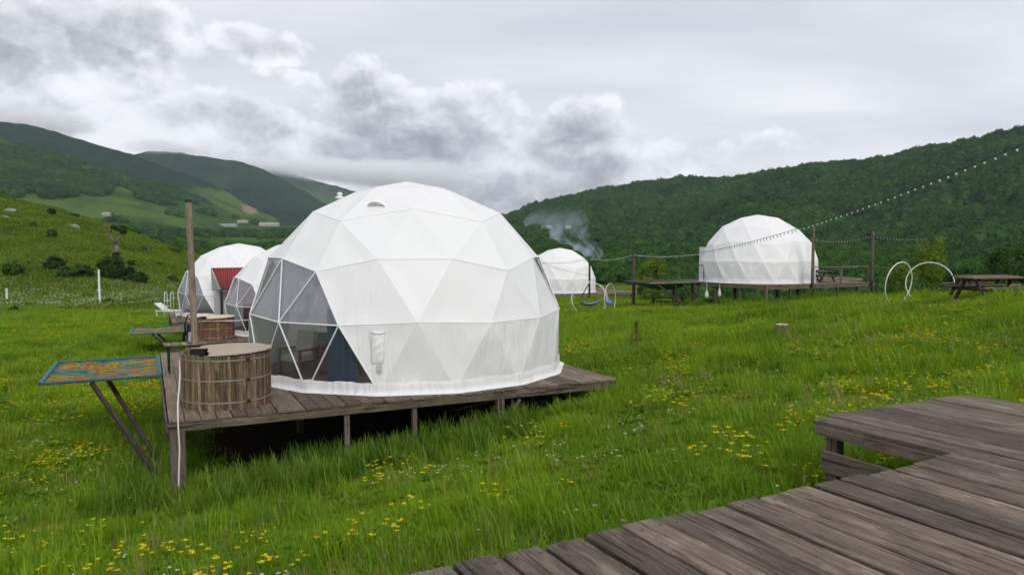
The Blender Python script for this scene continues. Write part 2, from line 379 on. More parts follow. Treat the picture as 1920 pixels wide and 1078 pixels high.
def m_net():
    m, N = mat('net_weave')
    co = N.n('ShaderNodeTexCoord').outputs['Object']; x, y, z = N.sep(co)
    wv = N.noise(co, 1.3, 3, .5, .5)
    wv = N.noise(N.vmath('MULTIPLY', co, (.9, 1.5, 1)), 1.15, 3, .5, .9)
    s = N.math('ADD', N.math('ADD', N.math('MULTIPLY', x, .35), N.math('MULTIPLY', y, .5)), N.math('MULTIPLY', wv, 3.4))
    t = N.math('FRACT', N.math('MULTIPLY', s, .95))
    cr = N.n('ShaderNodeValToRGB'); N.l(t, cr.inputs[0]); el = cr.color_ramp.elements
    cols = [(.0, (.24, .03, .04)), (.13, (.36, .13, .015)), (.27, (.36, .29, .02)), (.38, (.08, .20, .06)), (.48, (.012, .16, .15)), (.60, (.010, .06, .20)), (.70, (.015, .18, .18)), (.82, (.33, .27, .02)), (.91, (.36, .12, .015)), (1, (.24, .03, .04))]
    el[0].position, el[0].color = cols[0][0], c4(*cols[0][1]); el[1].position, el[1].color = cols[-1][0], c4(*cols[-1][1])
    for p, c in cols[1:-1]: e = el.new(p); e.color = c4(*c)
    k = N.math('ADD', .40, N.math('MULTIPLY', N.noise(co, 40, 2), .9))
    finish(N, pbsdf(N, N.vmath('SCALE', cr.outputs[0], scale=k), .9, 0, .1))
m_net()
M = MATS

# ------------------------------------------------------------------ the lie of the land (heights relative to the eye)
CP = np.array([(-6.1,13,-4.62),(-7.5,16,-4.8),(-1,15.5,-4.1),(2.5,17.2,-3.45),(3.2,6.8,-2.35),(-6,9,-4.1),(-2.5,7.5,-3.35),(8.3,22.7,-2.75),(15,23,-1.75),(14.5,27,-2.1),(19,35,-2.65),
 (5.8,80,-5.5),(-11.4,40,-5.5),(-18,50,-5.6),(-40,60,-5.8),(-30,80,-6.0),(6,9,-2.2),(0,0,-2.5),(3,28,-3.8),(6.7,39,-4.0),(30,30,-1.5),(33,56,-4.2),(30,90,-7.5),(-20,20,-5.1),(-20,10,-4.9),(-10,0,-4.2),
 (10,0,-1.4),(0,-20,-2),(-60,100,-6.2),(0,100,-6.6),(60,100,-8),(-40,0,-5.5),(40,0,.5),(10,14,-2.15),(-3,21,-4.4),(24,40,-2.9),(11.6,35,-3.3),(13.3,40,-3.55),(16,46.5,-3.75),(21,49,-3.45),(9.5,30,-3.2)], float)
def _tps(r2): return np.where(r2 > 1e-9, r2*np.log(np.maximum(r2, 1e-9)), 0)
_n = len(CP); _A = np.zeros((_n+3, _n+3)); _d = ((CP[:, None, :2]-CP[None, :, :2])**2).sum(2)
_A[:_n, :_n] = _tps(_d)+np.eye(_n)*1.0; _A[:_n, _n] = 1; _A[:_n, _n+1:] = CP[:, :2]; _A[_n:, :_n] = _A[:_n, _n:].T
_w = np.linalg.solve(_A, np.r_[CP[:, 2], 0, 0, 0])
def tps(x, y):
    r = np.full(np.shape(x), _w[_n])+_w[_n+1]*x+_w[_n+2]*y
    for k in range(_n): r = r+_w[k]*_tps((x-CP[k, 0])**2+(y-CP[k, 1])**2)
    return r
def interp_v(u, pts): p = np.array(pts, float); return np.interp(u, p[:, 0], p[:, 1])
HILL = [(-1500,300),(-600,330),(0,379),(100,394),(200,424),(300,458),(350,476),(430,497),(520,512),(640,530)]
def ground(x, y):
    x = np.asarray(x, float); y = np.asarray(y, float); D = np.hypot(x, y)
    near = tps(np.clip(x, -60, 60), np.clip(y, -25, 100))
    near = near+(fbm(x*.35+9, y*.35+4, 3, 5)-.5)*.28*sstep(D, 4, 20)
    val = -7+62*np.maximum((D-300)/1800, 0)**1.15+(fbm(x*.01+3, y*.01, 4, 9)-.5)*np.clip(D-120, 0, 700)*.025
    z = near+(val-near)*sstep(D, 85, 200)
    u = 960+F*np.where(y > 1, x/np.maximum(y, 1), -9*np.sign(-x))
    vr = interp_v(u, HILL); zr = (463.5-vr)/F*225
    up = sstep(y, 72, 225)**.8; dn = 1-sstep(y, 225, 420)
    hill = np.where(y < 225, -6.3+(zr+6.3)*up, -8+(zr+8)*dn)+(fbm(x*.05, y*.05, 4, 3)-.5)*3.0*sstep(y, 80, 150)*dn
    fade = sstep(u, 640, 480)*sstep(y, 60, 90)
    hz = np.maximum(z, hill)
    return z+(hz-z)*fade
def gz(x, y): return float(ground(np.array([x]), np.array([y]))[0])
def G(u, v, lo=2.5, hi=260):                 # where the ray through a pixel meets the ground
    r = ray(u, v); Ds = np.geomspace(lo, hi, 1500); P = np.array([[r.x/r.y*d, d, r.z/r.y*d] for d in Ds])
    g = ground(P[:, 0], P[:, 1]); k = np.nonzero(P[:, 2] < g)[0]
    i = k[0] if len(k) else len(Ds)-1
    return Vector((P[i, 0], P[i, 1], g[i]))

def attr_mesh(me, name, vals):
    a = me.attributes.new(name, 'FLOAT', 'POINT'); a.data.foreach_set('value', np.asarray(vals, np.float32).ravel())
def grid_mesh(name, P, mat_, wrap=False):
    n, m = P.shape[:2]; me = bpy.data.meshes.new(name)
    i, j = np.meshgrid(np.arange(n-1), np.arange(m if wrap else m-1), indexing='ij'); j2 = (j+1) % m
    q = np.stack([i*m+j, (i+1)*m+j, (i+1)*m+j2, i*m+j2], -1).reshape(-1, 4)
    me.vertices.add(n*m); me.vertices.foreach_set('co', P.reshape(-1).astype(np.float32))
    me.loops.add(q.size); me.loops.foreach_set('vertex_index', q.reshape(-1).astype(np.int32))
    me.polygons.add(len(q)); me.polygons.foreach_set('loop_start', np.arange(0, q.size, 4, dtype=np.int32))
    me.materials.append(mat_); me.update(calc_edges=True); me.validate(); me.shade_smooth(); return me
def make_ground():
    az = np.r_[np.arange(-48, 48, .3), np.arange(48, 312, 3.0)]; az = np.radians(az)
    r = np.r_[0.05, np.geomspace(.8, 2700, 200)]
    A, Rr = np.meshgrid(az, r); X = np.sin(A)*Rr; Y = np.cos(A)*Rr
    Z = ground(X, Y); P = np.stack([X, Y, Z], -1)[:, ::-1]
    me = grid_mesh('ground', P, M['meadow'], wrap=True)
    x, y = P[..., 0], P[..., 1]; D = np.hypot(x, y)
    attr_mesh(me, 'forest', (sstep(fbm(x*.012+5, y*.006, 4, 21), .53, .60)*sstep(D, 260, 420)).ravel()*.85)
    attr_mesh(me, 'scar', np.zeros(x.size))
    bare = np.zeros(x.shape)  # deck footprints, where under-deck shade is put into the soil colour
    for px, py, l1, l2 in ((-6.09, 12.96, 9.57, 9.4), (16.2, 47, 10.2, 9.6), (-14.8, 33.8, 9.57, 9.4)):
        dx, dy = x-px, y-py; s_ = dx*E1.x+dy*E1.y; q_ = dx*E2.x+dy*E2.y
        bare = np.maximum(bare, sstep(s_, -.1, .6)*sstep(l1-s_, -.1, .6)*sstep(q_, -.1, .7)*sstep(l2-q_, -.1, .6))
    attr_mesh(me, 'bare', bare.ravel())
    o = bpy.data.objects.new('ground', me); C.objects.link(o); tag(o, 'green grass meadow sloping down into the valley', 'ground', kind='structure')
make_ground()

# ------------------------------------------------------------------ mountains
def mountain(name, label, sky, u0, u1, Df, vf, Dr, forest, seed, scar=None, drop=0., rough=1., nu=260, ns=70, power=.95):
    """a hillside that rises from its foot, Df metres off, to the ridge, Dr metres off"""
    us = np.linspace(u0, u1, nu); s = np.r_[np.linspace(0, 1, ns), np.linspace(1.04, 1.6, 14)]
    U, Sg = np.meshgrid(us, s)
    dr = interp_v(U, Dr); df = interp_v(U, Df); s1 = np.minimum(Sg, 1)
    D = df*(dr/df)**Sg
    sky_v = interp_v(U, sky)+(fbm(U*.05+seed, U*0+seed, 4, seed)-.5)*5.0
    tf = np.minimum((463.5-interp_v(U, vf))/F, (ground((U-960)/F*df, df)-12)/df); tr = (463.5-sky_v)/F
    t = tf+(tr-tf)*s1**power
    x = (U-960)/F*D; z = t*D-drop*s1
    back = np.maximum(Sg-1, 0); z = z-back*dr*.55
    amp = D*.022*rough*np.sin(np.pi*np.clip(s1, 0, 1))**.8
    sc = 1/(.16*dr.mean())
    z = z+(fbm(x*sc*2.2+seed, D*sc*.7+seed*2, 5, seed)-.62)*amp*2
    P = np.stack([x, D, z], -1)[::-1]
    me = grid_mesh(name, P, M['meadow'])
    V = 463.5-(z/D)*F
    fo = np.clip(forest(U, V, x, D), 0, 1)
    attr_mesh(me, 'forest', fo[::-1].ravel())
    attr_mesh(me, 'scar', (scar(U, V)[::-1].ravel() if scar else np.zeros(x.size)))
    o = bpy.data.objects.new(name, me); C.objects.link(o); tag(o, label, 'mountain', kind='structure')
    return dict(U=U, S=Sg, x=x, D=D, z=z, f=fo, me=me)
def ell(U, V, c, wob):
    m = 0
    for (a, b, w, h) in c: m = np.maximum(m, 1.6-((U-a)/w)**2-((V-b)/h)**2+wob)
    return sstep(m, .35, .75)
RIDGE_R = [(500,620),(700,520),(840,452),(950,407),(996,388),(1042,374),(1108,360),(1185,346),(1231,344),(1287,336),(1364,336),(1430,327),(1501,315),(1542,310),(1619,309),(1665,296),(1716,282),(1767,274),(1808,270),(1848,259),(1920,244),(2100,215),(2400,190),(3000,180)]
right_m = mountain('mountain', 'densely wooded green mountain rising behind the white domes', RIDGE_R, 620, 2900, [(600,420),(1100,330),(1500,270),(2900,230)], [(600,548),(1000,537),(1300,540),(1600,542),(2900,540)],
    [(600,1700),(1000,1500),(1400,1200),(1920,950),(2900,800)], lambda U, V, x, D: np.ones_like(U), 3, drop=5., rough=2.6, nu=300)
RA = [(-1400,120),(-500,200),(0,256),(41,277),(113,294),(172,311),(220,325),(261,339),(309,354),(344,368),(395,385),(423,395),(470,408),(520,418)]
left_a = mountain('hillside', 'grassy hillside with dark wood patches on the left of the valley', RA, -1200, 500, [(-1200,700),(520,800)], [(-1200,420),(0,424),(300,420),(520,424)], [(-1200,1250),(520,1450)],
    lambda U, V, x, D: np.maximum(ell(U, V, [(40,305,85,42),(110,335,75,45),(20,350,70,30),(190,350,48,22),(285,360,48,22),(-150,300,120,70),(-420,260,160,80)], (fbm(x*.008, D*.008, 4, 4)-.5)*2.6), .8*sstep(fbm(x*.02, D*.02, 3, 8), .66, .72)), 5, rough=.6)
RB = [(-1400,190),(-400,215),(0,233),(52,234),(113,249),(148,261),(206,280),(258,292),(296,308),(344,326),(395,345),(433,364),(460,380),(491,399),(530,412)]
left_b = mountain('mountain', 'dark wooded mountain whose top disappears into low cloud', RB, -1200, 520, [(-1200,1300),(520,1500)], [(-1200,405),(520,418)], [(-1200,2300),(520,2100)],
    lambda U, V, x, D: np.clip(sstep(fbm(x*.003+2, D*.004, 4, 6)+(interp_v(U, [(0,.7),(250,.6),(380,.3),(440,.02),(500,-.1)])), .50, .60), 0, 1)*.95, 8, rough=.8,
    scar=lambda U, V: ell(U, V, [(472,393,15,9)], 0)*.75)
RC = [(180,330),(258,291),(285,285),(344,288),(378,294),(430,302),(457,304),(488,316),(526,333),(564,354),(591,371),(640,398),(720,420)]
left_c = mountain('mountain', 'dark blue green wooded ridge behind the valley', RC, 150, 720, [(150,2000),(720,2100)], [(150,412),(720,420)], [(150,3100),(720,2900)], lambda U, V, x, D: .85+.15*sstep(fbm(x*.004, D*.004, 3, 2), .4, .6), 12, rough=.8)
RD = [(380,330),(440,318),(505,317),(550,326),(584,338),(619,347),(653,356),(760,378),(900,398),(1050,410),(1150,420)]
left_d = mountain('mountain', 'hazy farthest mountain under the low cloud at the valley end', RD, 400, 1150, [(400,3200),(1150,3200)], [(400,420),(1150,430)], [(400,4600),(1150,4600)], lambda U, V, x, D: .35+.5*sstep(fbm(x*.002, D*.002, 3, 2), .45, .6), 14, rough=.7)

# ------------------------------------------------------------------ decks
def plank_mesh(L, w, th, rag=.0):
    """a board along x with eased edges, slightly cupped and not quite straight"""
    b = min(.008, w*.08); j = lambda k=.003: random.uniform(-k, k)
    prof = [(-w/2, -th/2), (-w/2, th/2-b), (-w/2+b, th/2), (w/2-b, th/2), (w/2, th/2-b), (w/2, -th/2)]
    xs = [-L/2+random.uniform(-rag, rag), -L/6, L/6, L/2+random.uniform(-rag, rag)]
    mb = MB(); o = []
    for i, x in enumerate(xs):
        dy, dz = j(.004), j(.002); o.append([len(mb.v)+k for k in range(6)])
        sk = random.uniform(-rag, rag)*.5 if i in (0, 3) else 0
        for y, z in prof: mb.v.append((x+sk*y/w, y+dy, z+dz))
    for i in range(3):
        for k in range(6):
            k2 = (k+1) % 6; mb.f.append((o[i][k], o[i+1][k], o[i+1][k2], o[i][k2]))
    mb.f.append(tuple(o[0])); mb.f.append(tuple(o[3][::-1]))
    return mb
DECKS = []
def board(name, a, b, w, th, m, parent, rag=.0):
    """a board from a to b (top face level with its axis centre)"""
    a = Vector(a); b = Vector(b); d = b-a
    o = plank_mesh(d.length, w, th, rag).build(name, M[m], parent); o.location = (a+b)/2
    o.rotation_euler = d.to_track_quat('X', 'Z').to_euler(); return o
def deck(P0, z, L1, L2, label, group, posts, mplank='old_wood', wid=.2657, beam=.16, t0=0.0, joists=True):
    """a timber platform: boards run along E2, P0 is the corner nearest the path"""
    P0 = Vector((P0[0], P0[1], z)); t = thing('wooden_deck', label, 'deck', P0, YAW, group)
    n = round(L1/wid); wd = L1/n
    for i in range(n):
        o = plank_mesh(L2, wd-random.uniform(.008, .022), .04, .03).build('plank', M[mplank], t)
        o.location = ((i+.5)*wd, L2/2, -.02+random.uniform(-.004, .004)); o.rotation_euler = (0, 0, math.pi/2+random.uniform(-.002, .002))
    def fb(a, b, w=.05, h=beam, m='old_wood', nm='beam'):
        return board(nm, a, b, w, h, m, t)
    zb = -.044-beam/2
    fb((-.02, .04, zb), (L1+.02, .04, zb)); fb((.03, .07, zb-.004), (.03, L2-.02, zb-.004)); fb((L1-.03, .07, zb-.004), (L1-.03, L2-.02, zb-.004)); fb((.06, L2-.04, zb), (L1-.06, L2-.04, zb))
    for k in np.arange(2.2, L2-1, 2.2): fb((.06, k, zb-.006), (L1-.06, k, zb-.006), .06, beam)
    for (s, q, w) in posts:
        wp = P0+E1*s+E2*q; g = gz(wp.x, wp.y)-.25-z
        top = -.046-(beam if .1 < s < L1-.1 and .1 < q < L2-.1 else 0)
        pm = plank_mesh(top-g, w, w).build('post', M['post_wood'], t)
        pm.location = (s, q, (top+g)/2); pm.rotation_euler = (0, math.pi/2, random.uniform(-.05, .05))
    DECKS.append((P0, L1, L2, z, E1, E2)); return t
DZ = -3.08
P0m = Vector((-6.09, 12.96, 0))
main_deck = deck(P0m, DZ, 9.57, 9.4, 'weathered plank deck on posts under the big white dome and round tub', 'raised timber decks',
    [(.14,.14,.25),(4.6,.12,.10),(6.55,.12,.17),(.10,4.6,.15),(.10,9.2,.15),(3.1,4.6,.15),(6.5,4.6,.15),(3.2,.12,.1),(9.4,9.2,.15),(4.7,9.2,.15),(9.4,4.6,.12)])
board('brace', (6.5,.2,-.25), (6.1,1.6,-.72), .09, .05, 'post_wood', main_deck); board('brace', (6.55,.03,-.9), (7.0,.03,-.25), .07, .05, 'post_wood', main_deck)
board('rail_board', (-.035,.1,-.12), (-.035,5.2,-.12), .03, .22, 'post_wood', main_deck)

# the deck in the foreground: one row of boards, the far ones reach farther out
FZ = -1.6
def fore_deck():
    P1 = Wz(1789, 850, FZ); A0 = Wz(760, 1078, FZ); yaw = math.atan2(P1.y-A0.y, P1.x-A0.x); F1 = Vector((math.cos(yaw), math.sin(yaw), 0)); F2 = Vector((-F1.y, F1.x, 0))
    t = thing('wooden_deck', 'grey weathered plank deck with a stepped corner and dark gaps between boards', 'deck', P1, yaw, 'raised timber decks')
    w = .2657; far = 2.34
    for i in range(-19, 9):
        x0 = i*w
        end = 1.34 if i >= 0 else 0.0
        L = 5.6+end
        o = plank_mesh(L, w-random.choice((.014, .018, .024, .034, .046)), .045, .02).build('plank', M['deck_wood'], t)
        o.location = (x0+w/2, end-L/2+random.uniform(-.012, .012), -.0225+random.uniform(-.006, .006)); o.rotation_euler = (random.uniform(-.012, .012), 0, math.pi/2+random.uniform(-.002, .002))
    o = board('plank', (9*w+.02, 1.30, -.03), (9*w+.42, -2.6, -.03), .16, .045, 'deck_wood', t)
    nb = MB()
    for i in range(-19, 9):
        for q in ((1.24, -.1, -2.4, -4.6) if i >= 0 else (-.1, -2.4, -4.6)):
            for e in (.22, .78):
                c = (i*w+w*e+random.uniform(-.012, .012), q+random.uniform(-.012, .012)); o_ = len(nb.v); k_ = 8
                nb.v += [(c[0]+.008*math.cos(a*.785), c[1]+.008*math.sin(a*.785), .0095) for a in range(k_)]; nb.f.append(tuple(range(o_, o_+k_)))
    tag(nb.build('nail_heads', M['black_metal'], t), None, None, kind='stuff')
    # framing under the boards
    zb = -.13
    board('beam', (-5, -.10, zb), (0, -.10, zb), .05, .16, 'deck_wood', t); board('beam', (.03, .0, -.095), (.03, 1.30, -.095), .045, .09, 'deck_wood', t)
    board('beam', (.06, 1.24, -.095), (9*w, 1.24, -.095), .05, .09, 'deck_wood', t); board('beam', (9*w-.04, -3, zb), (9*w-.04, 1.2, zb), .05, .16, 'deck_wood', t)
    board('beam', (-5, -2.4, zb), (9*w-.07, -2.4, zb), .06, .16, 'post_wood', t); board('beam', (-5, -4.6, zb), (9*w-.07, -4.6, zb), .06, .16, 'post_wood', t)
    for (s, q) in ((.085, 1.14), (-1.6, -.2), (-3.6, -.2), (9*w-.1, 1.12), (9*w-.1, -2.3), (.08, -2.3), (-3.6, -4.5), (9*w-.1, -4.5)):
        wp = P1+F1*s+F2*q; g = gz(wp.x, wp.y)-.2-FZ
        pm = plank_mesh(-.214-g if s > .2 and q > 1 else -.05-g, .11, .11).build('post', M['post_wood'], t); pm.location = (s+.005, q, ((-.214 if s > .2 and q > 1 else -.05)+g)/2); pm.rotation_euler = (0, math.pi/2, 0)
    board('rail_board', (.0, 1.2, -.36), (.0, -.15, -.36), .04, .19, 'post_wood', t)
    DECKS.append((P1-F1*5.2-F2*5.6, 5.2+9*w, 5.6, FZ, F1, F2)); DECKS.append((P1, 9*w+.3, 1.34, FZ, F1, F2))
fore_deck()

# ------------------------------------------------------------------ domes
def geodesic():
    s = 2/5**.5; c = 1/5**.5; tau = 2*math.pi
    V = np.array([(0,0,1.)]+[(s*math.cos(tau*k/5), s*math.sin(tau*k/5), c) for k in range(5)]+[(s*math.cos(tau*(k+.5)/5), s*math.sin(tau*(k+.5)/5), -c) for k in range(5)])
    Fc = []
    for k in range(5):
        n = (k+1) % 5; Fc += [(0,1+k,1+n), (1+k,6+k,1+n), (6+k,6+n,1+n)]
    pts = []; key = {}; T = []
    def vid(p):
        p = p/np.linalg.norm(p); k = tuple(p.round(4)+0.)
        if k not in key: key[k] = len(pts); pts.append(p)
        return key[k]
    for a, b, d in Fc:
        g = {(i, j): vid(V[a]*(3-i-j)+V[b]*i+V[d]*j) for i in range(4) for j in range(4-i)}
        for i in range(3):
            for j in range(3-i):
                T.append((g[i,j], g[i+1,j], g[i,j+1]))
                if i+j < 2: T.append((g[i+1,j], g[i+1,j+1], g[i,j+1]))
    pts = np.array(pts); T = [t for t in T if all(pts[list(t), 2] > -.3)]
    return pts, T
GP, GT = geodesic(); DR = 4.0
BASE = -.19*DR
def panel_mesh(i):
    """one triangle of the skin: tight over the struts, hollow between them, folded near the ground"""
    A, B, Cc = (Vector(GP[k])*DR for k in GT[i]); n = (B-A).cross(Cc-A).normalized()
    if n.dot(A) < 0: B, Cc = Cc, B; n = -n
    k = 12; low = (A.z+B.z+Cc.z)/3 < .12*DR; mb = MB(); idx = {}; rs = random.random()*20
    for a in range(k+1):
        for b in range(k+1-a):
            wa, wb = a/k, b/k; wc = 1-wa-wb; p = A*wc+B*wa+Cc*wb
            e = min(wa, wb, wc)*3
            az = math.atan2(p.y, p.x)*DR
            d = -.016*sstep(e, 0, .7)
            if low: d += .016*math.sin(az*7.0+rs+p.z*.8)*min(1, e*3)*(.4+.6*math.sin(az*1.3+rs)**2)
            else: d += .010*math.sin(az*4+p.z*3+rs)*min(1, e*2)
            p = p+n*float(d)
            idx[a, b] = len(mb.v); mb.v.append(tuple(p))
    for a in range(k):
        for b in range(k-a):
            mb.f.append((idx[a,b], idx[a+1,b], idx[a,b+1]))
            if a+b < k-1: mb.f.append((idx[a+1,b], idx[a+1,b+1], idx[a,b+1]))
    return mb.mesh('panel', M['membrane'], True)
PANEL = [panel_mesh(i) for i in range(len(GT))]
def pane_mesh(i):
    mb = MB(); mb.add([Vector(GP[k])*DR*.996 for k in GT[i]], [(0, 1, 2)]); return mb.mesh('window_pane', M['clear_pane'])
BV = sorted([k for k in range(len(GP)) if -.3 < GP[k][2] < -.1], key=lambda k: math.atan2(GP[k][1], GP[k][0]))
def skirt_mesh():
    prof = [(.030, .26), (.042, .20), (.036, .12), (.045, .05), (.065, .022), (.14, .016), (.16, .010)]
    rows = []
    nsub = 14; ring = []
    for a in range(15):
        p, q = Vector(GP[BV[a]])*DR, Vector(GP[BV[(a+1) % 15]])*DR
        for k in range(nsub): ring.append(p.lerp(q, k/nsub))
    for off, h in prof:
        row = []
        for i, p in enumerate(ring):
            d = Vector((p.x, p.y, 0)).normalized(); a = math.atan2(p.y, p.x)
            w = (.006*math.sin(a*47+h*9)+.005*math.sin(a*91+2+h*14)+.004*math.sin(a*160))*(.4+.6*math.sin(a*3.3+1)**2)
            hh = h+(.012*math.sin(a*30+1)+.008*math.sin(a*75) if h > .2 else 0)
            row.append(Vector((p.x, p.y, 0))+d*(off+(w if h > .02 else w*1.4))+Vector((0, 0, BASE+hh)))
        row.append(row[0]); rows.append(row)
    return MB().grid(rows).mesh('skirt', M['membrane'], True)
SKIRT = skirt_mesh()
WIN_L = {52,53,54,55,61,56,57,58,59,60,62}; UPPER = {52,53,54,55,61}
def strut(a, b, parent, r=.022, m='white_metal'):
    A, B = Vector(a), Vector(b); return MB().tube([A, B], r, 8).build('strut', M[m], parent)
def dome(loc, rot, label, windows, tinted=(), group='white geodesic dome tents', struts=True, name='dome_tent'):
    t = thing(name, label, 'dome tent', loc, rot, group)
    edges = set()
    for i in range(len(GT)):
        if i in windows or i in tinted:
            o = inst('window_pane', pane_mesh(i), t)
            if i in tinted: o.data.materials[0] = M['grey_pane']
            elif i in UPPER: o.data.materials[0] = M['film_pane']
            for k in range(3): edges.add(tuple(sorted((GT[i][k], GT[i][(k+1) % 3]))))
        else: inst('panel', PANEL[i], t)
    if struts:
        for a, b in edges: strut(Vector(GP[a])*DR*1.001, Vector(GP[b])*DR*1.001, t, .018)
    inst('skirt', SKIRT, t)
    return t
ROT = .503
main_c = Vector((-2.704, 19.175, -2.32)); main_loc = Vector((main_c.x, main_c.y, DZ-BASE))
d_main = dome(main_loc, ROT, 'big white geodesic dome tent with clear front window showing furniture and a navy curtain', WIN_L, {95, 96, 97})
done = set()
for i in range(len(GT)):
    if i in WIN_L: continue
    for k in range(3):
        e = tuple(sorted((GT[i][k], GT[i][(k+1) % 3])))
        if e in done or max(GP[e[0]][2], GP[e[1]][2]) < -.1 or abs(GP[e[0]][2]-GP[e[1]][2]) > .1: continue
        done.add(e); MB().tube([Vector(GP[e[0]])*DR*1.0005, Vector(GP[e[1]])*DR*1.0005], .008, 6, cap=False).build('seam', M['membrane'], d_main)
# vent hood and pocket on the main dome
def surf(u, v, D=None, off=.02):
    """point of the main dome's skin seen at a pixel, and the outward direction"""
    r = ray(u, v); best = None
    for i in range(len(GT)):
        A, B, Cc = (Matrix.Rotation(ROT, 4, 'Z') @ (Vector(GP[k])*DR)+main_loc for k in GT[i])
        n = (B-A).cross(Cc-A).normalized()
        if n.dot(A-main_loc) < 0: n = -n
        if n.dot(r) >= 0: continue
        tt = n.dot(A)/n.dot(r); p = r*tt
        s = [(Y-X).cross(p-X).dot((B-A).cross(Cc-A)) for X, Y in ((A, B), (B, Cc), (Cc, A))]
        if min(s) >= -1e-6: best = (p+n*off, n)
    return best
def local_frame(n):
    up = Vector((0, 0, 1)); x = up.cross(n).normalized(); y = n.cross(x); return x, y, n
inv = (Matrix.Translation(main_loc) @ Matrix.Rotation(ROT, 4, 'Z')).inverted()
def pocket():
    P = []; cols = 9; rows = 15
    (c0, n) = surf(710, 655); x, y, _ = local_frame(n)
    def outline(t): return (.16-.055*t) if t > .08 else .16-.03*math.sin(t*30)
    for r in range(rows):
        t = r/(rows-1); row = []
        for k in range(cols):
            s = k/(cols-1)*2-1; w = outline(t)
            b = .035*(1-s*s)*(.35+abs(math.sin(t*11+s*2)))*math.sin(math.pi*min(max(t, .03), .97))+.012
            row.append(inv @ (c0+x*(s*w-.02*t)+y*(.36-.62*t+.05*(s*s)*(t < .2))+n*(b-.02 if abs(s) < .99 and 0 < r < rows-1 else -.018)))
        P.append(row)
    MB().grid(P).build('vent_pocket', M['membrane'], d_main, True)
    mb = MB(); pts = [inv @ (c0+x*(sx*.165)+y*yy+n*.01) for sx, yy in ((-1,.37),(-.35,.33),(.35,.33),(1,.39))]+[inv @ (c0+x*(.10)+y*-.27+n*.01), inv @ (c0+x*-.13+y*-.27+n*.01)]
    mb.tube(pts, .013, 6, closed=True).build('pocket_hem', M['membrane'], d_main, True)
    tg = MB(); tg.grid([[inv @ (c0+x*(-.04+.12*a)+y*(-.30-.2*b)+n*(.012+.01*math.sin(6*b))) for a in (0, .5, 1)] for b in (0, .5, 1)]); tg.build('pocket_strap', M['clear_pane'], d_main)
pocket()
def hood():
    (c0, n) = surf(706, 386, off=0); x, y, _ = local_frame(n); P = []
    for i in range(7):
        a = i/6*math.pi; row = []
        for k in range(9):
            b = k/8*math.pi
            row.append(inv @ (c0+x*(.22*math.cos(b)*math.sin(a*.5+.0))+n*(.13*math.sin(b)*math.sin(a*.5))+y*(.16*math.cos(a*.5)-.05)))
        P.append(row)
    MB().grid(P).build('vent_hood', M['membrane'], d_main, True)
hood()
# small cowl behind the crown of the main dome
cw = W(637, 374, 20.4); cowl = MB().lathe([(.05,-.7),(.05,.0),(.13,.02),(.13,.06),(.05,.10),(.09,.14),(.05,.19),(0,.2)], 12).build('cowl', M['white_plastic'], d_main, True); cowl.location = inv @ cw

def pl(s, q, z=DZ): p = P0m+E1*s+E2*q; return Vector((p.x, p.y, z))
# interior of the main dome
fl = MB().lathe([(0, .03), (3.78, .03), (3.78, .006)], 45).build('dome_floor', M['floor_wood'], d_main); fl.location = (0, 0, BASE)
# curtains hung inside
def curtain(name, label, azs, r, z0, z1, m, loc, amp=.04, waves=26, cone=0., group=None):
    P = []; n = 60
    for j in range(7):
        h = j/6; row = []
        for i in range(n+1):
            a = R_(azs[0]+(azs[1]-azs[0])*i/n); rr = r-cone*h+amp*math.sin(i/n*waves*2.1+.6*math.sin(h*3))*(1-.3*h)
            row.append((rr*math.cos(a), rr*math.sin(a), z0+(z1-z0)*h))
        P.append(row)
    o = MB().grid(P).build(name, M[m], None, True, loc); return tag(o, label, 'curtain', group)
ml = Vector((main_loc.x, main_loc.y, DZ))
curtain('curtain', 'navy blue curtain gathered beside the big dome window', (-111, -100), 3.55, .05, 1.75, 'navy_cloth', ml, .07, 11)
curtain('curtain', 'pale lilac sheer blind behind the upper panes of the big dome', (-152, -101), 3.50, 1.62, 3.0, 'lilac_sheer', ml, .02, 30, .5)
curtain('curtain', 'pale lilac sheer drawn back at the left of the big dome window', (166, 190), 3.55, .06, 2.8, 'lilac_sheer', ml, .06, 12, .35)

def armchair(loc, rz, label):
    t = thing('armchair', label, 'armchair', loc, rz)
    MB().box((0, 0, .40), (.58, .58, .14)).build('seat', M['cream_cloth'], t)
    MB().box((0, -.27, .70), (.56, .13, .62), m=Matrix.Rotation(R_(12), 4, 'X')).build('backrest', M['cream_cloth'], t)
    for s in (-1, 1):
        MB().bar((s*.33, -.3, .60), (s*.33, .32, .60), .07, .035).build('armrest', M['red_wood'], t)
        for q in (-1, 1): MB().bar((s*.33, q*.27, 0), (s*.33, q*.27, .585), .05, .05).build('leg', M['red_wood'], t)
    return t
FLZ = DZ+.031
def at_floor(u, v): p = Wz(u, v, FLZ); return p
ac = at_floor(560, 700); armchair((ac.x, ac.y, FLZ), R_(150), 'cream cushioned wooden armchair inside the big dome window')
def cabinet():
    p = Vector((-4.1, 17.6, FLZ)); t = thing('cabinet', 'brown wooden chest with panelled front inside the big dome', 'cabinet', p, R_(-30))
    MB().box((0, 0, .37), (.95, .5, .62)).build('carcass', M['red_wood'], t); MB().box((0, 0, .70), (1.02, .56, .04)).build('top', M['red_wood'], t)
    for s in (-1, 1):
        MB().box((s*.235, -.262, .36), (.43, .022, .5)).build('door', M['red_wood'], t)
        for q in (-1, 1): MB().box((s*.43, q*.2, .03), (.06, .06, .06)).build('foot', M['dark_wood'], t)
cabinet()
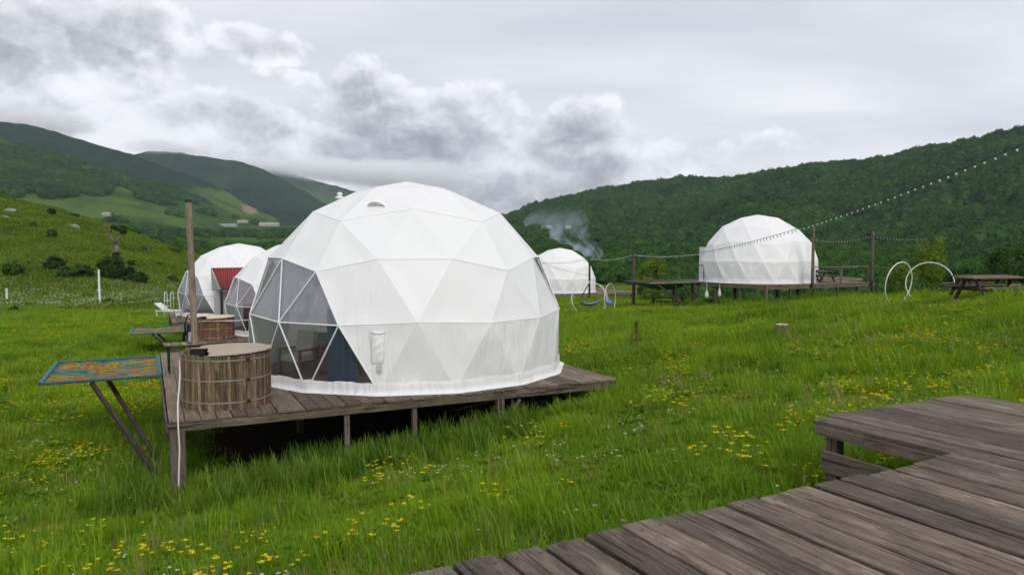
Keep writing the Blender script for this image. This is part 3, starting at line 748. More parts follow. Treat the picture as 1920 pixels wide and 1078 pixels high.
def bed():
    p = Vector((-4.7, 20.4, FLZ)); t = thing('bed', 'low wooden bed with dark teal blanket deep inside the big dome', 'bed', p, R_(10))
    MB().box((0, 0, .22), (2.1, 1.6, .24)).build('frame', M['dark_wood'], t); MB().box((0, 0, .46), (2.0, 1.52, .23)).build('mattress', M['cream_cloth'], t)
    MB().box((.1, 0, .60), (1.8, 1.56, .05)).build('blanket', M['teal_cloth'], t); MB().box((1.08, 0, .65), (.06, 1.6, 1.0)).build('headboard', M['dark_wood'], t)
bed()
def low_table():
    p = Vector((-4.95, 18.6, FLZ)); t = thing('coffee_table', 'small wooden coffee table beside the armchair in the dome', 'table', p, R_(20))
    MB().box((0, 0, .52), (.8, .5, .04)).build('tabletop', M['red_wood'], t)
    for s in (-1, 1):
        for q in (-1, 1): MB().box((s*.34, q*.19, .25), (.05, .05, .5)).build('leg', M['red_wood'], t)
low_table()

# ------------------------------------------------------------------ round tub
def hot_tub(loc, label, r=.835, h=1.03, m='tub_wood', lid=True, n=74, cover='cover_wood', group='round wooden hot tubs'):
    t = thing('hot_tub', label, 'hot tub', loc, YAW, group)
    w = 2*math.pi*r/n; th = .045
    MB().lathe([(0, .03), (r-.04, .03), (r-.04, .0)], 32).build('base', M['dark_wood'], t)
    for i in range(n):
        a = 2*math.pi*i/n; dh = random.uniform(-.012, .012)
        o = plank_mesh(h+dh, w*random.uniform(.90, .965), th).build('stave', M[m], t)
        rr = r-th/2+random.uniform(-.004, .004)
        o.matrix_basis = Matrix.Translation((rr*math.cos(a), rr*math.sin(a), (h+dh)/2)) @ Matrix.Rotation(a, 4, 'Z') @ Matrix.Rotation(math.pi/2, 4, 'Y') @ Matrix.Rotation(math.pi/2, 4, 'X') @ Matrix.Rotation(math.pi/2, 4, 'X')
    for z in (.14, .56, .94):
        z *= h/1.03; k = 64
        MB().lathe([(r+.001, z-.014), (r+.006, z-.014), (r+.006, z+.014), (r+.001, z+.014)], 64).build('hoop', M['steel'], t)
        MB().box((r*math.cos(-1.2)+.01, r*math.sin(-1.2)-.01, z), (.07, .02, .035), rz=.37).build('hoop_clasp', M['black_metal'], t)
    MB().lathe([(0, h*.72), (r-.05, h*.72)], 32).build('water', M['dark_glass'], t)
    if lid:
        pts = []
        for k in range(40):
            a = R_(-118+256*k/39); rr = r+.02+.012*math.sin(k*1.7)
            pts.append((rr*math.cos(a), rr*math.sin(a)))
        pts.append((-.30, .35)); pts.append((-.36, -.1)); pts.append((-.34, -.5))
        mb = MB(); n_ = len(pts); z1, z0 = h+.035, h+.016
        mb.v = [(x, y, z1+.012*math.sin(x*2.2)) for x, y in pts]+[(x, y, z0+.012*math.sin(x*2.2)) for x, y in pts]
        mb.f = [tuple(range(n_)), tuple(range(2*n_-1, n_-1, -1))]+[(k, n_+k, n_+(k+1) % n_, (k+1) % n_) for k in range(n_)]
        mb.build('lid', M[cover], t)
    return t
tub_p = pl(1.10, 1.30); hot_tub(tub_p, 'round stave hot tub with steel hoops and pale half lid on the big dome deck')
def stove():
    p = W(366, 668, tub_p.y+.35); c = Vector((p.x, p.y, DZ))
    t = thing('tub_stove', 'submerged tub stove with tall wood brown chimney pipe standing in the round tub', 'stove', c, YAW)
    MB().box((.0, .0, .55), (.36, .42, .95)).build('firebox', M['black_metal'], t)
    top = W(353.5, 380, c.y)-c; R3 = Matrix.Rotation(-YAW, 4, 'Z'); tl = R3 @ top
    o = MB().tube([(0, 0, 1.0), (tl.x*.33, tl.y*.33, 1.0+(tl.z-1)*.33), (tl.x*.7, tl.y*.7, 1+(tl.z-1)*.7), (tl.x, tl.y, tl.z)], [.066, .064, .062, .060], 14).build('chimney_pipe', M['pole_wood'], t)
    MB().tube([(tl.x, tl.y, tl.z-.0), (tl.x*1.003, tl.y*1.003, tl.z+.06)], [.066, .06], 12).build('chimney_cap', M['brass_cap'], t)
    MB().tube([(0, 0, 1.0), (.0, .0, 1.1)], .11, 12).build('flue_collar', M['black_metal'], t)
stove()
# white drain hose down the corner of the deck
def hose():
    a = W(336, 676, tub_p.y-.2); b = W(333, 760, 13.0); c = W(334, 800, 12.82); d = W(337, 842, 12.80); e = W(335, 890, 12.75); f = W(336, 938, 12.7)
    pts = []
    ctl = [a+Vector((.06,.05,.0)), a, a.lerp(b, .35)+Vector((.03,0,0)), b, c, d, e, f]
    for i in range(len(ctl)-1):
        for k in range(4): pts.append(ctl[i].lerp(ctl[i+1], k/4))
    pts.append(ctl[-1])
    for i in range(2, len(pts)-2): pts[i] = (pts[i-1]+pts[i]*2+pts[i+1])/4
    tag(MB().tube(pts, .014, 8).build('drain_hose', M['rope_white'], None, True), 'white hose hanging from the round tub over the deck corner', 'hose')
hose()

# ------------------------------------------------------------------ net platforms
def net(P0, z, t0, t1, length, label, struts, mat_net='net_weave', group='net platforms'):
    O = Vector((P0[0], P0[1], z)); t = thing('net_platform', label, 'net platform', O+E2*t0-E1*length, YAW, group)
    w = t1-t0; L = length
    board('frame_bar', (-.05, 0, -.02), (L-.02, 0, -.02), .075, .06, 'dark_wood', t); board('frame_bar', (-.05, w, -.02), (L-.02, w, -.02), .075, .06, 'dark_wood', t)
    board('frame_bar', (0, .04, -.015), (0, w-.04, -.015), .07, .06, 'dark_wood', t); board('frame_bar', (L-.06, .04, -.015), (L-.06, w-.04, -.015), .07, .06, 'dark_wood', t)
    for (a, b) in (((.0,-.0),(L-.06,-.0)), ((0,w),(L-.06,w)), ((0,0),(0,w)), ((L-.06,0),(L-.06,w))):
        n_ = int(math.dist(a, b)/.05); mb = MB()
        for k in range(n_):
            x = a[0]+(b[0]-a[0])*(k+.5)/n_; y = a[1]+(b[1]-a[1])*(k+.5)/n_
            if a[0] == b[0]: mb.box((x, y, -.012), (.088, .036, .072))
            else: mb.box((x, y, -.004), (.036, .086, .040))
        mb.build('lashing', M['teal_rope'], t)
    mb = MB(); sag = lambda x, y: -.03-.10*math.sin(math.pi*min(max(x/L, 0), 1))*math.sin(math.pi*min(max(y/w, 0), 1))
    def strip(p, q, wd, dz):
        n_ = 8; rows = []
        for i in range(n_+1):
            x = p[0]+(q[0]-p[0])*i/n_; y = p[1]+(q[1]-p[1])*i/n_
            ox, oy = ((0, wd/2) if abs(q[0]-p[0]) > abs(q[1]-p[1]) else (wd/2, 0))
            rows.append([(x-ox, y-oy, sag(x, y)+dz), (x+ox, y+oy, sag(x, y)+dz)])
        mb.grid(rows)
    for y in np.arange(.09, w-.05, .048): strip((.04, y), (L-.1, y), .036, 0)
    for x in np.arange(.09, L-.1, .048): strip((x, .04), (x, w-.04), .034, .004)
    mb.build('netting', M[mat_net], t)
    R3 = Matrix.Rotation(-YAW, 3, 'Z')
    for (a, b) in struts:
        A = R3 @ (Vector(a)-t.location); B = R3 @ (Vector(b)-t.location)
        o = plank_mesh((B-A).length, .085, .085).build('strut', M['dark_wood'], t); o.location = (A+B)/2; o.rotation_euler = (B-A).to_track_quat('X', 'Z').to_euler()
    return t
def foot(s, q): p = P0m+E1*s+E2*q; return Vector((p.x, p.y, gz(p.x, p.y)-.05))
net(P0m, DZ, 5.35, 8.75, 2.5, 'large rainbow woven net platform propped on struts beside the round tub', [(pl(-1.5, 5.42, DZ-.09), foot(.02, .95)), (pl(-1.25, 6.9, DZ-.24), foot(.05, 2.1))])
# table with iron leg behind the tub
def tub_table():
    p = pl(.55, 5.5); t = thing('side_table', 'small plank topped table on thin black legs behind the round tub', 'table', p, YAW+.05)
    for k in range(5): board('top_plank', (-.42+k*.19, -.24, .70), (-.42+k*.19, .32, .70), .175, .03, 'old_wood', t)
    for a in (-.4, .32): MB().tube([(a, -.15, 0), (a, -.15, .68)], .018, 8).build('leg', M['black_metal'], t); MB().tube([(a, .24, 0), (a, .24, .68)], .018, 8).build('leg', M['black_metal'], t)
    MB().box((-.04, .04, .675), (.8, .5, .018)).build('top_frame', M['black_metal'], t)
    q = thing('bucket', 'dark bucket standing upside down on the plank table', 'bucket', p+Vector((.12, .12, .716)))
    MB().lathe([(.12, 0), (.125, .03), (.10, .26), (0, .265)], 16).build('body', M['grey_fabric'], q, True); MB().lathe([(.126, 0), (.136, .005), (.136, .02), (.126, .025)], 16).build('rim', M['black_metal'], q)
tub_table()

# ------------------------------------------------------------------ the other domes with their decks
ZB = -4.42; CB = Vector((-11.4, 40.0, 0)); P0b = CB-E1*5.79-E2*4.06
deck(P0b, ZB, 9.57, 9.4, 'plank deck on posts under the dome with burgundy curtain', 'raised timber decks', [(.1,.11,.16),(3.2,.12,.14),(6.4,.12,.14),(9.4,.12,.14),(.1,4.6,.14),(.1,9.2,.14)])
d_b = dome((CB.x, CB.y, ZB-BASE), ROT, 'white dome tent with pink and burgundy curtains, half hidden by the big dome', WIN_L)
lb = Vector((CB.x, CB.y, ZB))
curtain('curtain', 'pink sheer curtain behind the upper panes of the half hidden dome', (-160, -101), 3.45, 1.62, 3.0, 'pink_sheer', lb, .03, 30, .5)
curtain('curtain', 'dark burgundy curtain inside the half hidden dome', (-128, -104), 3.5, .05, 1.6, 'burgundy_cloth', lb, .07, 14)
fl2 = MB().lathe([(0, .03), (3.78, .03), (3.78, .006)], 30).build('dome_floor', M['floor_wood'], d_b); fl2.location = (0, 0, BASE)
def plb(s, q, z=ZB): p = P0b+E1*s+E2*q; return Vector((p.x, p.y, z))
hot_tub(plb(1.15, 1.3), 'reddish brown round hot tub with pale cover on the burgundy curtain dome deck', .9, 1.05, 'red_wood', True, 30)
def footb(s, q): p = P0b+E1*s+E2*q; return Vector((p.x, p.y, gz(p.x, p.y)-.05))
net(P0b, ZB, 5.35, 8.75, 2.5, 'smaller looking rainbow net platform on the deck of the burgundy curtain dome', [(plb(-1.5, 5.42, ZB-.09), footb(.02, 1.2)), (plb(-1.25, 6.9, ZB-.24), footb(.05, 2.6))])
def handrail():
    t = thing('handrail', 'curved grey metal handrail around the reddish tub', 'handrail', plb(2.4, 1.0), YAW)
    MB().tube([(-2.0, -.6, .95), (-.4, -.62, .92), (1.2, -.55, .95), (2.4, -.2, 1.0), (3.0, .5, 1.02)], .03, 8).build('rail', M['steel'], t, True)
    for x, y in ((-1.9, -.6), (.9, -.56), (2.9, .4)): MB().tube([(x, y, 0), (x, y, .97)], .045, 8).build('post', M['post_wood'], t)
handrail()
def stove_b():
    c = plb(.15, 1.75); t = thing('tub_stove', 'black curved stove with steel flue beside the reddish tub', 'stove', c, YAW)
    MB().tube([(0, 0, 0), (0, 0, .75)], .22, 14).build('firebox', M['black_metal'], t); MB().tube([(-.25, .02, .2), (-.3, 0, .7), (-.15, 0, 1.15), (.1, 0, 1.2), (.25, 0, .9)], .045, 8).build('flue_elbow', M['black_metal'], t, True)
    MB().tube([(.3, -.1, 0), (.05, -.1, 1.55)], .022, 6).build('poker', M['rope_white'], t)
stove_b()

ZA = -4.5; CA = Vector((-18.8, 51.0, 0)); P0a = Vector((-20.3, 44.0, 0))
deck(P0a, ZA, 9.6, 9.4, 'plank deck under the dome with the red roofed porch', 'raised timber decks', [(.1,.11,.16),(3.2,.12,.14),(6.4,.12,.14),(9.4,.12,.14),(.1,4.6,.14),(.1,9.2,.14)])
d_a = dome((CA.x, CA.y, ZA-BASE), ROT, 'white dome tent beside the red roofed porch at the end of the row', WIN_L, {})
for (nm, lab, az0, az1, mt) in (('curtain', 'grey blind drawn behind the window of the dome beside the red porch', -135, -104, 'lilac_sheer'),):
    curtain(nm, lab, (az0, az1), 3.4, 1.0, 3.0, mt, Vector((CA.x, CA.y, ZA)), .03, 20, .5)
fl3 = MB().lathe([(0, .03), (3.78, .03), (3.78, .006)], 30).build('dome_floor', M['floor_wood'], d_a); fl3.location = (0, 0, BASE)
def porch():
    D = 45.5; a = W(397, 504, D+1.0); b = W(458, 503, D+1.0); c = W(434.6, 543, D-1.0); d = W(414.5, 543, D-1.0)
    base = ZA
    t = thing('porch', 'porch with red corrugated roof and grey side wall in front of the end dome', 'porch', (d.x, d.y, base))
    o = t.location
    A, B, Cc, Dd = [p-o for p in (a, b, c, d)]
    # corrugated roof sheet, wide at the ridge
    rows = []; n = 66
    nrm = (B-A).cross(Dd-A).normalized()
    if nrm.z < 0: nrm = -nrm
    for i in range(n+1):
        s = i/n; p0 = A.lerp(B, s); p1 = Dd.lerp(Cc, s); off = nrm*.06*math.sin(s*2*math.pi*11)
        rows.append([p0.lerp(p1, k/6)+off for k in range(7)])
    MB().grid(rows).build('roof', M['roof_red'], t)
    rf = MB(); rf.tube([A, B], .06, 8).build('ridge_cap', M['roof_red'], t); MB().tube([Dd, Cc], .05, 8).build('gutter', M['black_metal'], t)
    wl = A+Vector((0, 0, 0)); low = Vector((A.x+.05, A.y, A.z-1.35)); lowd = Vector((Dd.x-.05, Dd.y+.3, Dd.z-.12))
    mb = MB(); th = Vector((.04, -.02, 0)); q = [wl, low, lowd, Dd+Vector((-.04, 0, 0))]
    mb.v = [tuple(p-th) for p in q]+[tuple(p-th*2) for p in q]; mb.f = [(0,1,2,3), (7,6,5,4)]+[(k, 4+k, 4+(k+1) % 4, (k+1) % 4) for k in range(4)]
    mb.build('side_wall', M['grey_sheet'], t)
    MB().box((lowd.x-.25, lowd.y+.5, (lowd.z)/2-.02), (.9, .06, lowd.z)).build('side_wall', M['grey_sheet'], t)
    for p in (Dd, Cc): MB().box((p.x, p.y+.06, p.z/2-.04), (.12, .12, p.z-.08)).build('post', M['black_metal'], t)
    dr = MB().box((.45, 1.5, 1.0), (.9, .06, 2.0)).build('door', M['white_plastic'], t); MB().box((.45, 1.46, 1.35), (.4, .03, .7)).build('door_window', M['dark_glass'], dr)
porch()
def lounger():
    p = W(318, 575, 48.0); t = thing('sun_lounger', 'white framed sun lounger with raised back on the far left deck', 'sun lounger', (p.x, p.y, ZA), R_(160))
    MB().bar((-.9, -.3, .36), (.9, -.3, .36), .05, .05).build('side_rail', M['white_metal'], t); MB().bar((-.9, .3, .36), (.9, .3, .36), .05, .05).build('side_rail', M['white_metal'], t)
    MB().box((-.35, 0, .40), (1.1, .56, .05)).build('seat', M['white_plastic'], t); MB().box((.65, 0, .62), (.85, .56, .05), m=Matrix.Rotation(R_(-32), 4, 'Y')).build('backrest', M['white_plastic'], t)
    for x in (-.8, .8):
        for y in (-.28, .28): MB().box((x, y, .17), (.05, .05, .34)).build('leg', M['white_metal'], t)
lounger()
def ladder():
    p = W(314, 575, 47.0); t = thing('tub_ladder', 'pair of tall white looped ladder rails on the far left deck', 'ladder', (p.x, p.y, ZA), 0)
    for x in (-.18, .22):
        MB().tube([(x, 0, 0), (x, 0, 1.5), (x+.02, .05, 1.62), (x+.02, .18, 1.66), (x+.02, .30, 1.60), (x+.02, .34, 1.4), (x, .36, 0)], .022, 8).build('rail', M['white_metal'], t, True)
    for z in (.4, .75, 1.1): MB().tube([(-.18, .0, z), (.22, 0, z)], .02, 6).build('rung', M['white_metal'], t)
ladder()

# right hand dome
ZR = -2.45; P0r = Vector((16.2, 47.0, 0)); CR = Vector((17.55, 53.0, 0))
def plr(s, q, z=ZR): p = P0r+E1*s+E2*q; return Vector((p.x, p.y, z))
deck_r = deck(P0r, ZR, 10.2, 9.6, 'long plank deck on many posts under the dome with tall string light posts', 'raised timber decks',
     [(.1,.11,.16),(2.2,.12,.14),(4.4,.12,.14),(6.6,.12,.14),(8.6,.12,.14),(10.1,.12,.14),(.1,2.4,.14),(.1,4.8,.14),(.1,7.2,.14),(.1,9.4,.14),(3,3,.14),(6,3,.14),(3,6,.14)], beam=.22)
rr_ = math.atan2(-CR.y, -CR.x)+R_(17)
dome((CR.x, CR.y, ZR-BASE), rr_, 'white dome tent on the long deck crossed by the string of lights', set(), {}, struts=False)
CR2 = W(1441, 535, 63.0); dome((CR2.x, CR2.y, ZR-.1-BASE), rr_+.4, 'white dome tent almost hidden behind the dome on the long deck', set(), {}, struts=False)
deck((CR2.x-1.4, CR2.y-6.0), ZR-.1, 9.6, 9.4, 'low plank deck under the almost hidden dome', 'raised timber decks', [(.1,.11,.16),(9.4,.12,.14),(.1,9.2,.14)])
def vestibule():
    L0 = W(1321, 527, 54.0); t = thing('dome_vestibule', 'upright white fabric entrance bay at the side of the string light dome', 'tent bay', (L0.x, L0.y, ZR), R_(18))
    P = []
    for j in range(9):
        h = j/8*2.45; row = []
        for i in range(9):
            a = i/8; y = -.75+1.5*a; x = .18*(1-math.cos(a*math.pi*2))*-.2+.02*math.sin(a*25)
            row.append((x, y, h))
        P.append(row)
    MB().grid(P).build('end_wall', M['membrane'], t, True)
    for y in (-.75, .75):
        MB().grid([[(x, y, z*2.45-(.35*x if z == 1 else 0)) for x in (0, .4, .8, 1.3)] for z in (0, .5, 1)]).build('side_wall', M['membrane'], t)
    MB().grid([[(x, y, 2.45-.35*x) for x in (0, .6, 1.3)] for y in (-.75, 0, .75)]).build('roof', M['membrane'], t)
vestibule()
def tall_post(s, q, z1, label):
    p = plr(s, q); t = thing('light_post', label, 'post', p, YAW, 'tall posts for the string lights'); n = 6
    MB().tube([(.02*math.sin(k*2.1), .02*math.cos(k*1.7), -.2+(z1-ZR+.2)*k/n) for k in range(n+1)], [.11-.004*k for k in range(n+1)], 10).build('pole', M['upright_wood'], t, True)
    MB().tube([(0, 0, z1-ZR-.35), (0, 0, z1-ZR-.3)], .115, 10).build('cable_collar', M['black_metal'], t)
tall_post(3.95, -.12, 1.30, 'tall rough post in front of the string light dome'); tall_post(9.7, -.12, 1.08, 'tall rough post at the corner of the long deck')
def railing(pts, z, h, label, group='deck railings'):
    t = thing('railing', label, 'railing', (pts[0].x, pts[0].y, z), 0, group); o = t.location
    for a, b in zip(pts[:-1], pts[1:]):
        board('top_rail', Vector((a.x, a.y, z+h))-o, Vector((b.x, b.y, z+h))-o, .14, .06, 'old_wood', t)
    for p in pts: MB().box((p.x-o.x, p.y-o.y, h/2-.017), (.12, .12, h-.034)).build('post', M['post_wood'], t)
    return t
railing([plr(4.15, .1), plr(6.9, .1), plr(9.55, .1)], ZR, 1.12, 'plank railing between the two tall posts on the long deck')
railing([plr(.2, 8.9), plr(-.3+.6, 6.2)], ZR, 1.15, 'short plank railing at the back corner of the long deck')
def picnic(loc, rz, label, L=1.9, group='picnic tables'):
    t = thing('picnic_table', label, 'picnic table', loc, rz, group)
    for k in range(4): board('top_plank', (-L/2, -.30+k*.2, .74), (L/2, -.30+k*.2, .74), .185, .045, 'old_wood', t)
    for s in (-1, 1):
        b = board('bench_plank', (-L/2, s*.72, .44), (L/2, s*.72, .44), .27, .05, 'old_wood', t)
        board('cross_beam', (s*L*.36, -.8, .38), (s*L*.36, .8, .38), .07, .09, 'dark_wood', t); board('top_beam', (s*L*.36, -.38, .68), (s*L*.36, .38, .68), .06, .07, 'dark_wood', t)
        for q in (-1, 1): MB().bar((s*L*.36+.065*s, q*.62, 0), (s*L*.36+.065*s, q*.20, .70), .06, .1).build('leg', M['dark_wood'], t)
    return t
picnic(plr(7.3, 2.2), YAW, 'picnic table on the long deck behind its railing')
picnic(plr(9.0, 4.6), YAW+.3, 'picnic table at the far side of the long deck')
g1 = G(1862, 562); picnic(Vector((g1.x, g1.y, g1.z-.02)), R_(12), 'dark picnic table on the grass in front of its twin', 2.3)
g2 = W(1845, 541, g1.y+3.0); picnic(Vector((g2.x, g2.y, gz(g2.x, g2.y)-.02)), R_(10), 'second picnic table on the grass behind the front one', 2.2)
# net on the far side of the long deck
def footr(s, q): p = P0r+E1*s+E2*q; return Vector((p.x, p.y, gz(p.x, p.y)-.05))
def hammock_net():
    t = thing('net_platform', 'timber frame with sagging teal net at the left of the long deck', 'net platform', plr(-4.4, 6.2), YAW, 'net platforms'); L, w = 4.4, 3.0
    for a, b in (((-.1, 0, -.02), (L, 0, -.02)), ((-.1, w, -.02), (L, w, -.02)), ((0, .05, 0), (0, w-.05, 0)), ((L*.5, .05, 0), (L*.5, w-.05, 0))): board('frame_bar', a, b, .11, .1, 'old_wood', t)
    P = [[(x*L, y*w, -.06-.55*math.sin(math.pi*x)*math.sin(math.pi*y)**.7+.02*math.sin(x*40)) for x in np.linspace(0, 1, 19)] for y in np.linspace(0, 1, 9)]
    MB().grid(P).build('netting', M['teal_cloth'], t, True)
    R3 = Matrix.Rotation(-YAW, 3, 'Z')
    for a, b in ((plr(-3.9, 6.2, ZR-.06), footr(-2.6, 4.4)), (plr(-1.7, 6.2, ZR-.06), footr(-1.0, 4.9)), (plr(-2.2, 6.25, ZR-.06), footr(-2.2, 6.25)), (plr(-.6, 6.25, ZR-.06), footr(-.6, 6.25))):
        A = R3 @ (a-t.location); B = R3 @ (b-t.location); MB().tube([A, B], .06, 8).build('strut', M['dark_wood'], t)
hammock_net()
def low_bench(u, v, D, L, label):
    p = W(u, v, D); t = thing('bench', label, 'bench', (p.x, p.y, gz(p.x, p.y)), R_(8)); 
    board('seat', (-L/2, 0, .55), (L/2, 0, .55), .3, .07, 'dark_wood', t); board('stretcher', (-L/2+.2, 0, .25), (L/2-.2, 0, .25), .08, .1, 'dark_wood', t)
    for x in (-L*.36, L*.36): MB().box((x, 0, .255), (.1, .26, .51)).build('leg', M['dark_wood'], t)
low_bench(1252, 566, 57, 3.2, 'dark timber bench on the grass below the teal net')
for k, (u, v) in enumerate(((1325, 556), (1349, 553))):
    p = W(u, v, 50.5 if k == 0 else 49.5); q = thing('sack', ('wide white sack' if k == 0 else 'narrow white sack')+' hanging under the long deck', 'sack', p)
    MB().lathe([(.015, .5), (.03, .42), (.10-.02*k, .25), (.14-.04*k, .05), (.09, -.1), (0, -.12)], 10).build('bag', M['white_plastic'], q, True); MB().tube([(0, 0, .5), (0, 0, 1.0)], .012, 6).build('cord', M['rope_white'], q)

# small far dome
ZS = -4.85; P0s = Vector((3.5, 74.7, 0)); CS = P0s+E1*4.4+E2*5.0
deck(P0s, ZS, 12.0, 9.5, 'low plank deck under the smallest looking dome near the smoke', 'raised timber decks', [(.1,.11,.16),(4,.12,.14),(8,.12,.14),(11.9,.12,.14)], beam=.2)
dome((CS.x, CS.y, ZS-BASE), math.atan2(-CS.y, -CS.x)+R_(31), 'white dome tent beside the drifting smoke', set(), {}, struts=False)
def pole(u, v0, v1, D, r, label, m='upright_wood', base=None, brace=None):
    a = W(u, v1, D); b = W(u, v0, D); z0 = gz(a.x, a.y)-.1 if base is None else base
    t = thing('light_post', label, 'post', (a.x, a.y, z0), 0, 'poles near the small dome')
    MB().tube([(0, 0, 0), (.01, .01, (b.z-z0)/2), (0, 0, b.z-z0)], [r*1.1, r, r*.9], 10).build('pole', M[m], t)
    MB().tube([(0, 0, b.z-z0-.1), (0, 0, b.z-z0-.05)], r*1.2, 10).build('cable_collar', M['black_metal'], t)
    if brace: MB().tube([(-brace, 0, .0), (-.02, 0, 1.7)], .05, 8).build('brace', M[m], t)
    return b
pA = pole(1105, 484, 552, 73.8, .10, 'dark pole with slanted brace in front of the small dome', 'dark_wood', brace=1.0)
pB = pole(1188, 476, 532, 54.0, .11, 'wooden pole carrying the string lights left of the long deck')
low_bench(1165, 548, 76, 3.0, 'dark timber bench at the end of the small dome deck')

# ------------------------------------------------------------------ ring swings
def ring_swing(c, rings, label, hammock=False):
    t = thing('ring_swing', label, 'swing', c, 0, 'white ring swings')
    for (x, y, z, r, yaw, tilt) in rings:
        pts = []
        for k in range(40):
            a = 2*math.pi*k/40; p = Vector((r*math.cos(a), 0, r*math.sin(a))); p = Matrix.Rotation(yaw, 3, 'Z') @ (Matrix.Rotation(tilt, 3, 'X') @ p); pts.append(p+Vector((x, y, z)))
        MB().tube(pts, .020, 8, closed=True).build('hoop', M['white_metal'], t, True)
    if hammock:
        P = []
        for j in range(7):
            row = []
            for i in range(17):
                s = i/16*2-1; w = .36*(1-s*s)**.5+.03; row.append((s*.98, (j/6*2-1)*w, .62+.42*s*s-.18*(1-s*s)*(1-(j/6*2-1)**2)))
            P.append(row)
        MB().grid(P).build('hammock', M['blue_cloth'], t, True)
        for s in (-1, 1): MB().tube([(s*1.0, 0, 1.04), (s*1.16, 0, 1.3)], .012, 6).build('cord', M['rope_white'], t)
        pz = MB().lathe([(0, 0), (.22, .06), (.26, .18), (.12, .34), (0, .38)], 12).build('cushion', M['blue_cloth'], t, True); pz.location = (1.35, -.25, .55)
    return t
g = W(1720, 560, 31.0); g.z = gz(g.x, g.y); ring_swing(g, [(.56, .1, .80, .90, R_(-24), R_(-8)), (-.80, .0, .82, .90, R_(30), R_(8))], 'pair of bare white metal rings on the grass by the picnic tables')
g = G(1105, 586); ring_swing(Vector((g.x, g.y, g.z)), [(0, .35, .95, 1.25, 0, R_(-16)), (0, -.35, .95, 1.25, 0, R_(16)), (1.45, 0, .95, 1.1, R_(62), 0)], 'white ring swing holding a periwinkle blue hammock', True)

# ------------------------------------------------------------------ string lights
def string(name, a, b, sag, n, label, group='strings of bulbs', r=.010):
    t = thing(name, label, 'string lights', a, 0, group); pts = []
    m = 48
    f = lambda s: (b-a)*s-Vector((0, 0, sag*4*s*(1-s)))
    MB().tube([f(k/m) for k in range(m+1)], r, 6).build('cable', M['black_metal'], t)
    so = MB().lathe([(.0, -.01), (.016, -.01), (.019, -.065), (.016, -.07)], 8).mesh('socket', M['black_metal']); gl = MB().lathe([(.015, -.07), (.028, -.10), (.035, -.135), (.025, -.165), (0, -.175)], 8).mesh('bulb', M['bulb_glass'], True)
    for k in range(n):
        p = f((k+.5)/n); s = inst('socket', so, t, p, (random.uniform(-.2, .2), random.uniform(-.2, .2), 0), (.68, .68, .68)); inst('bulb', gl, s)
    return t
B0 = W(2010, 232, 15.0)
string('string_lights', pB, B0, 1.0, 118, 'long string of bulbs sagging from the wooden pole across the dome to upper right')
string('string_lights', pA, pB, .25, 46, 'string of bulbs between the two poles by the smoke')
pC = W(985, 488, 60); string('string_lights', pC, pA, .35, 30, 'string of bulbs crossing the upper part of the small dome'); pD = W(985, 480, 56)
string('string_lights', pD, W(1103, 516, 73), .2, 24, 'lower string of bulbs sloping across the small dome')
q1 = W(1523, 447, 48.7); q2 = W(1636, 441, 51.2); string('string_lights', q1, q2, .25, 22, 'short string of bulbs between the two tall posts'); string('string_lights', q2, W(1740, 446, 56), .15, 18, 'string of bulbs running from the corner post towards the bushes')

# ------------------------------------------------------------------ small things in the meadow
g = G(1466, 634); st = thing('tree_stump', 'cut tree stump with pale top in the grass', 'stump', g-Vector((0, 0, .05)))
MB().lathe([(.27, 0), (.22, .12), (.2, .30), (.21, .40), (.195, .478)], 16).build('trunk', M['pole_wood'], st, True); MB().lathe([(.192, .478), (.10, .495), (0, .49)], 16).build('cut_face', M['cover_wood'], st)
def white_post(u, v0, v1, label, cross=False, D=None):
    g = G(u, v1, 20, 200); t = thing('marker_post', label, 'post', g-Vector((0, 0, .1)), 0); top = W(u, v0, g.y)
    h = top.z-g.z+.1; r = .11; MB().tube([(0, 0, 0), (0, 0, h)], [r, r*.9], 10).build('pole', M['white_metal'], t); MB().lathe([(r*1.05, h-.02), (r*1.2, h), (r*1.1, h+.06), (0, h+.09)], 10).build('cap', M['white_plastic'], t)
    if cross: MB().box((0, 0, h*.42), (.55, .07, .07)).build('cross_bar', M['white_metal'], t)
white_post(187, 507, 569, 'tall white marker post with a short cross bar below the shrubs', True); white_post(13, 542, 563, 'short white marker post in the meadow')
pp = [G(u, v, 30, 200) for u, v in ((10, 583), (60, 580), (120, 579), (200, 578), (270, 577), (330, 577))]
pts = []
for a, b in zip(pp[:-1], pp[1:]):
    for k in range(8): q = a.lerp(b, k/8); pts.append(Vector((q.x, q.y, gz(q.x, q.y)+.06+.05*math.sin(k*1.9+q.x))))
tag(MB().tube(pts, .13, 8).build('water_pipe', M['black_metal'], None, True), 'long dark pipe lying across the meadow on the left', 'pipe')

# ------------------------------------------------------------------ shrubs and trees
def leaf_cloud(n, rad, leaf, clumps, seed, flat=.0, core=.6):
    r = np.random.default_rng(seed)
    d = r.normal(size=(clumps, 3)); d /= np.linalg.norm(d, axis=1)[:, None]; rr = r.uniform(core, 1.0, (clumps, 1))**.6
    cc = d*rr; cs = r.uniform(.16, .34, clumps)
    k = r.integers(0, clumps, n); p = cc[k]+r.normal(size=(n, 3))*cs[k][:, None]*.55
    p = p*np.array(rad); p[:, 2] = np.maximum(p[:, 2], -rad[2]*.95)
    nrm = p/np.array(rad)+r.normal(size=(n, 3))*.7; nrm /= np.linalg.norm(nrm, axis=1)[:, None]
    t = np.cross(nrm, r.normal(size=(n, 3))); t /= np.linalg.norm(t, axis=1)[:, None]; b = np.cross(nrm, t)
    s = leaf*r.uniform(.6, 1.3, (n, 1))
    V = np.stack([p-t*s, p+b*s*.55, p+t*s, p-b*s*.55], 1).reshape(-1, 3)
    return V, np.arange(4*n).reshape(-1, 4)
